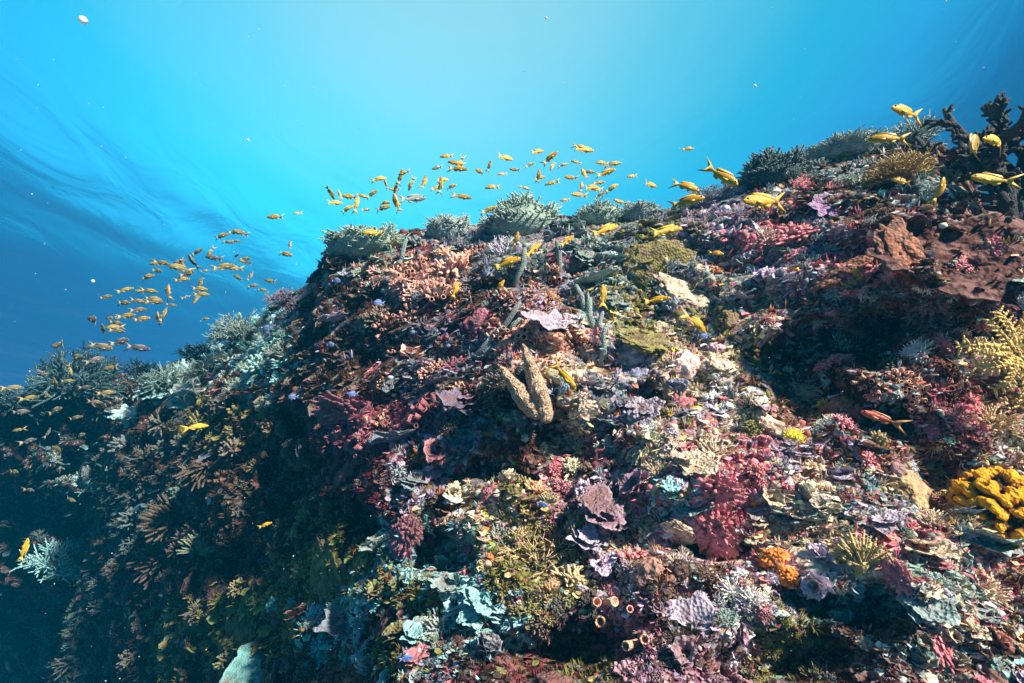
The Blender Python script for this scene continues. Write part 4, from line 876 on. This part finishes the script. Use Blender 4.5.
# ------------------------------------------------------------------ fish
tick('FISH')
def prism(outline, th=.012, mi=1):
    b = B(); n = len(outline); V = [(x, -th / 2, z) for x, z in outline] + [(x, th / 2, z) for x, z in outline]
    b.add(V, [tuple(range(n)), tuple(range(2 * n - 1, n - 1, -1))] + [(i, i + n, (i + 1) % n + n, (i + 1) % n) for i in range(n)], 0, mi); return b
def fish_parts(deep=.15, wide=.075, bend=0.):
    xs = [.5, .485, .45, .39, .30, .18, .05, -.08, -.18, -.25, -.30]; hs = [.01, .25, .50, .74, .92, 1.0, .94, .72, .48, .32, .27]; n = 16; b = B(); V = []
    for x, h in zip(xs, hs):
        a = np.arange(n) * 2 * math.pi / n; w = wide * min(1, h * 1.1) * (1 if x > 0 else 1 + x * 1.8)
        V.append(np.c_[np.full(n, x), np.cos(a) * w, np.sin(a) * deep * h * np.where(np.sin(a) > 0, 1, .92) - .012 * (x > .4)])
    V = np.concatenate(V); m = len(xs); Fc = [(i * n + j, i * n + (j + 1) % n, (i + 1) * n + (j + 1) % n, (i + 1) * n + j) for i in range(m - 1) for j in range(n)]
    Fc += [tuple(range(n))[::-1], tuple(range((m - 1) * n, m * n))]; b.add(V, Fc)
    k = deep
    P_ = dict(body=b, tail_fin=prism([(-.27, .04), (-.36, .10), (-.58, .21), (-.43, .06), (-.405, 0), (-.43, -.06), (-.58, -.21), (-.36, -.10), (-.27, -.04)]),
              dorsal_fin=prism([(.27, k * .88), (.24, k * 1.30), (.12, k * 1.38), (-.04, k * 1.26), (-.17, k * 1.10), (-.22, k * .66), (-.18, k * .40), (0, k * .86), (.15, k * .92)]),
              anal_fin=prism([(-.02, -k * .80), (-.07, -k * 1.22), (-.17, -k * 1.02), (-.21, -k * .42), (-.14, -k * .5)]),
              pelvic_fin=prism([(.2, -k * .86), (.10, -k * 1.35), (.06, -k * 1.1), (.14, -k * .82)]))
    for s in (-1, 1):
        pf = B(); pf.add([(.22, s * wide * .95, .0), (.22, s * wide * .95, -.05), (.08, s * wide * 1.5, -.08), (.06, s * wide * 1.55, -.02), (.22, s * wide * .85, .0), (.22, s * wide * .85, -.05), (.08, s * wide * 1.4, -.08), (.06, s * wide * 1.45, -.02)],
               [(0, 1, 2, 3), (7, 6, 5, 4), (0, 4, 5, 1), (1, 5, 6, 2), (2, 6, 7, 3), (3, 7, 4, 0)], 0, 1); P_['pectoral_fin' + ('' if s < 0 else '_')] = pf
        e = B(); e.add(ICO[2][0] * np.array([.026, .012, .026]) + np.array([.405, s * wide * .62, .035]), ICO[2][1], 0, 2); P_['eye' + ('' if s < 0 else '_')] = e
    for q in P_.values():                                     # the swimming bend of the body
        for v in q.v: v[:, 1] += bend * np.maximum(0, .2 - v[:, 0]) ** 2
    return P_
FMATS = [M['fish'], M['fin'], M['eye']]
def join(P_, name):
    b = B()
    for q in P_.values(): b.add(q.V(), q.f, 0, 0); b.m[-len(q.f):] = q.m
    return b.mesh(name, FMATS)
FISH = {}
for key, (dp, wd_) in dict(anthias=(.122, .055), damsel=(.24, .085), slim=(.10, .05)).items():
    for bi, bd in enumerate((-.45, 0., .5)):
        P_ = fish_parts(dp, wd_, bd); FISH[key, bi] = dict(whole=join(P_, 'reef_fish'), parts={k: q.mesh(k.rstrip('_'), FMATS) for k, q in P_.items()})
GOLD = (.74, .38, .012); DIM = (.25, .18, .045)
def add_fish(px, py, L, ang=0., left=True, kind='anthias', color=GOLD, size=.085, yaw=None, rd=random.Random(4)):
    """ang: degrees the head points above its heading; left: head towards the left"""
    L *= 1.1; size *= rd.uniform(.85, 1.15); y_ = math.radians(rd.uniform(-28, 28) if yaw is None else yaw); a = math.radians(ang)
    fx = (-1 if left else 1) * math.cos(a); d3 = unit((RT * fx + UP * math.sin(a)) * math.cos(y_) + FWD * math.sin(y_))
    dist = size * F / L * max(.6, math.cos(y_)); h = hit(px, py)
    if h is not None and dist > h[2] - .10: k = (h[2] - .10) / dist; dist *= k; size *= k
    up = UP if abs(math.sin(a)) < .9 else -RT * (1 if left else -1); zz = unit(up - d3 * (up @ d3)); yy_ = np.cross(zz, d3); p = ray1(px, py) * dist
    big = L >= 20; ms_ = FISH[kind, rd.choice((0, 1, 2))]
    o = link('damselfish' if kind == 'damsel' else 'reef_fish', ms_['parts']['body'] if big else ms_['whole'], None, jitter(color, rd, .12))
    m_ = Matrix.Identity(4)
    for i, v in enumerate((d3, yy_, zz)):
        for k in range(3): m_[k][i] = v[k] * size
    for k in range(3): m_[k][3] = p[k]
    o.matrix_world = m_
    if big:
        for k, me in ms_['parts'].items():
            if k != 'body': link(k.rstrip('_'), me, o, tuple(o.color)[:3])
    return o
# the big golden fish by the right crest, each with its own words
for px, py, L, an, lf, kd_, lab in [
 (906, 112, 38, 3, True, 'slim', 'golden fish swimming left above the highest pale tuft of coral'),
 (888, 138, 28, 6, True, 'anthias', 'orange fish just below the golden fish over the right crest'),
 (997, 141, 36, 2, True, 'slim', 'yellow fish in front of the black branching coral, upper one'),
 (991, 180, 34, 14, True, 'anthias', 'orange fish in front of the black branching coral, lower one'),
 (940, 190, 24, 76, False, 'anthias', 'orange fish rising steeply right of the golden thorny coral'),
 (901, 181, 18, 15, True, 'anthias', 'orange fish half hidden against the golden thorny coral'),
 (763, 201, 42, -3, True, 'anthias', 'largest golden yellow fish, before the dark teal crest bush'),
 (722, 176, 31, -42, False, 'anthias', 'golden fish diving steeply down right above the crest dip'),
 (687, 201, 29, 8, False, 'anthias', 'golden fish heading right just under the crest dip'),
 (686, 186, 25, -22, False, 'anthias', 'greenish gold fish tilting down right over the crest dip'),
 (605, 230, 27, 22, False, 'anthias', 'golden fish heading up right under the small low crest bush'),
 (666, 231, 29, 12, False, 'anthias', 'golden fish below the crest dip, heading right and up'),
 (507, 263, 26, 20, False, 'anthias', 'golden fish before the reef face under the domed olive bush'),
 (533, 250, 20, 42, False, 'anthias', 'golden fish climbing right, under the domed olive bush'),
 (603, 296, 23, 84, False, 'slim', 'golden fish hanging upright by the upright grey finger sponge'),
 (697, 323, 27, -38, False, 'anthias', 'golden fish nosing down right over the olive mound'),
 (657, 300, 22, 10, False, 'slim', 'dull gold fish close to the olive mound, heading right'),
 (565, 376, 31, -50, False, 'slim', 'slender brown gold fish diving just right of the clam'),
 (567, 241, 16, 40, False, 'anthias', 'small golden fish under the crest, right of the domed olive bush'),
 (516, 239, 14, 70, False, 'anthias', 'small golden fish in front of the domed olive bush'),
 (373, 233, 18, 0, True, 'anthias', 'small golden fish before the low crest bush'),
 (500, 287, 15, 60, False, 'anthias', 'small golden fish rising among the peach cups'),
 (716, 253, 13, -10, False, 'anthias', 'small yellow fish above the cream mound'),
 (455, 290, 16, 75, False, 'anthias', 'small gold fish upright before the peach cup corals'),
 (196, 427, 18, 5, False, 'slim', 'slim yellow fish before the dark left flank'),
 (265, 525, 13, 20, False, 'slim', 'small yellow fish in the dark low left part of the reef'),
 (24, 550, 20, 80, False, 'anthias', 'olive yellow fish hanging upright at the dark left edge')]:
    tag(add_fish(px, py, L, an, lf, kd_), lab, 'fish', 'golden fish near the reef')
o = add_fish(972, 147, 30, 50, False, 'damsel', (.34, .24, .02), .1, 20); tag(o, 'stout olive yellow damselfish left of the black branching coral', 'fish')
o = add_fish(413, 199, 24, 10, False, 'anthias', (.20, .26, .28), .13, 10); tag(o, 'pale grey blue fish among the gold ones above the left crest', 'fish')
o = add_fish(880, 418, 34, 20, True, 'slim', (.40, .05, .03), .1, 10); tag(o, 'dark red fish sheltering in the hollow below the cave', 'fish')
for px, py, L, lab in [(379, 303, 10, 'below the low crest bush'), (293, 397, 9, 'right of the curly whip coral'), (353, 394, 9, 'above the large magenta sponge'), (336, 281, 9, 'at the left end of the crest'),
                  (267, 328, 9, 'beside the pale feathery crest coral'), (330, 345, 8, 'on the shaded left face'), (406, 658, 12, 'near the bottom edge left of centre'), (542, 505, 10, 'above the sprawling tan coral'), (705, 336, 10, 'over the olive mound')]:
    tag(add_fish(px, py, L, 0, px % 2 > 0, 'damsel', (.0, .15, .60), .05), 'tiny bright blue damselfish ' + lab, 'fish', 'blue damselfish')
def nth(i):
    ones = ['', 'first', 'second', 'third', 'fourth', 'fifth', 'sixth', 'seventh', 'eighth', 'ninth', 'tenth', 'eleventh', 'twelfth', 'thirteenth', 'fourteenth', 'fifteenth', 'sixteenth', 'seventeenth', 'eighteenth', 'nineteenth']
    if i < 20: return ones[i]
    t_ = {2: 'twent', 3: 'thirt', 4: 'fort', 5: 'fift', 6: 'sixt', 7: 'sevent'}[i // 10]; return t_ + 'ieth' if i % 10 == 0 else t_ + 'y-' + ones[i % 10]
BAND = [(455,163,14),(458,169,17),(437,168,9),(505,158,14),(489,166,11),(502,174,8),(537,152,14),(550,158,18),(552,183,13),(584,150,19),(603,163,14),(613,164,16),(606,173,15),(565,200,10),(579,195,16),(591,188,14),(599,183,10),(600,195,9),(620,202,14),(650,185,13),(688,149,11),(525,188,11),(492,187,12),(489,210,13),(437,188,10),(379,179,13),(400,177,15),(411,184,13),(424,183,17),(350,197,14),(362,196,11),(372,194,12),(335,203,12),(356,204,14),(347,209,13),(383,208,15),(397,203,18),(366,210,8),(275,217,15),(297,213,8),(462,197,18),(480,172,12),(515,170,10),(540,178,11),(571,178,12),(576,162,10),(632,176,11),(420,200,10),(446,156,11),(395,190,11),(340,195,10),(530,165,9),(612,188,12),(589,172,11),(563,165,9),(443,180,10)]
SCH = [(221,236,12),(241,233,14),(228,242,11),(236,241,8),(197,252,13),(210,252,11),(214,258,17),(193,262,14),(162,263,15),(178,263,15),(180,268,17),(245,259,13),(236,256,8),(224,267,17),(234,268,13),(188,274,13),(158,271,10),(147,277,15),(205,271,8),(200,281,9),(200,289,12),(197,298,12),(186,297,8),(125,290,13),(149,291,15),(168,291,13),(106,297,12),(124,303,15),(138,301,15),(155,302,13),(139,310,13),(127,316,15),(142,319,15),(158,318,12),(95,320,19),(110,318,11),(115,327,11),(118,331,15),(285,254,14),(290,245,9),(253,286,11),(262,290,9),(205,319,8),(250,276,9),(270,281,10)]
DRK = [(101,347,21),(88,347,13),(121,342,18),(138,348,24),(59,345,17),(75,358,17),(13,388,15),(45,396,19),(55,384,13),(67,381,11),(86,387,11),(106,393,12),(55,411,15),(75,418,13),(29,441,17),(59,450,22),(14,472,16),(30,398,12),(20,412,14),(70,370,12),(110,368,14),(40,372,12),(95,402,10),(18,430,12),(48,433,11),(80,436,12),(60,470,14),(30,490,11),(95,360,14),(8,455,12),(70,500,12)]
rdf = random.Random(12)
BAND += [(x + rdf.gauss(0, 9), y + rdf.gauss(0, 6) - 3, rdf.uniform(9, 14)) for x, y, _ in rdf.sample([q for q in BAND if q[0] < 640], 14)]
SCH += [(x + rdf.gauss(0, 10), y + rdf.gauss(0, 6), rdf.uniform(9, 14)) for x, y, _ in rdf.sample(SCH, 14)]
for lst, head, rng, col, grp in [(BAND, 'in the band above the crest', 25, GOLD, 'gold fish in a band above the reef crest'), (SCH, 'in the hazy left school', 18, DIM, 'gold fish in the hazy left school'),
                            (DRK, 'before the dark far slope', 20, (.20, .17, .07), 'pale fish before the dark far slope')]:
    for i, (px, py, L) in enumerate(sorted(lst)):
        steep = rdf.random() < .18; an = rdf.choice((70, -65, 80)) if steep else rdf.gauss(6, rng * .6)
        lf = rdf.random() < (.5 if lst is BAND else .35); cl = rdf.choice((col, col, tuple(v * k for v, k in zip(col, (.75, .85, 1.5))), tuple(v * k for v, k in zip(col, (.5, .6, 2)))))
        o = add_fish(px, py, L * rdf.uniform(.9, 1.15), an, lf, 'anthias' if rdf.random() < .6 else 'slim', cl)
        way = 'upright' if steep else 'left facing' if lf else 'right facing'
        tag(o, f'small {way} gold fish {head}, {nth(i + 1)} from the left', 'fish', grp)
# drifting specks in the open water
for px, py, r, lab in [(83, 20, 5, 'white oval jelly drifting high at upper left'), (248, 140, 1.6, 'tiny pale speck drifting left of the bright water'), (755, 86, 1.8, 'tiny pale speck drifting in the upper right water'), (93, 281, 2, 'tiny pale speck beside the hazy left school'), (546, 18, 1.6, 'tiny pale speck near the top centre of the water')]:
    d_ = 1.6; b = B(); b.add(ICO[3][0] * np.array([1, .7, .75]) * (1 + .12 * perlin(ICO[3][0] * 2 + px))[:, None], ICO[3][1]); o = link('drifting_jelly', b.mesh('drifting_jelly', M['jelly']))
    o.location = ray1(px, py) * d_; o.scale = [r * d_ / F] * 3; o.rotation_euler = (0, .6, 0); tag(o, lab, 'jelly')

# fine suspended matter nobody could count
r_ = np.random.default_rng(77); b = B()
for i in range(420):
    px, py, d_ = r_.uniform(-60, 1090), r_.uniform(-40, 720), r_.uniform(.5, 3.2); h = hit(px, py)
    if h is not None and d_ > h[2] - .05: continue
    V = ICO[1][0] * r_.uniform(.35, 1.0) ** 2 * .9 / F * d_ * r_.uniform(.6, 1.2, 3); b.add(V + ray1(px, py) * d_, ICO[1][1])
M['snow'] = simple_mat('marine_snow', (.7, .75, .75), .6, Alpha=.55); tag(link('marine_snow', b.mesh('marine_snow', M['snow'])), 'fine pale particles drifting in the water', 'particles', kind='stuff')


tick('end')
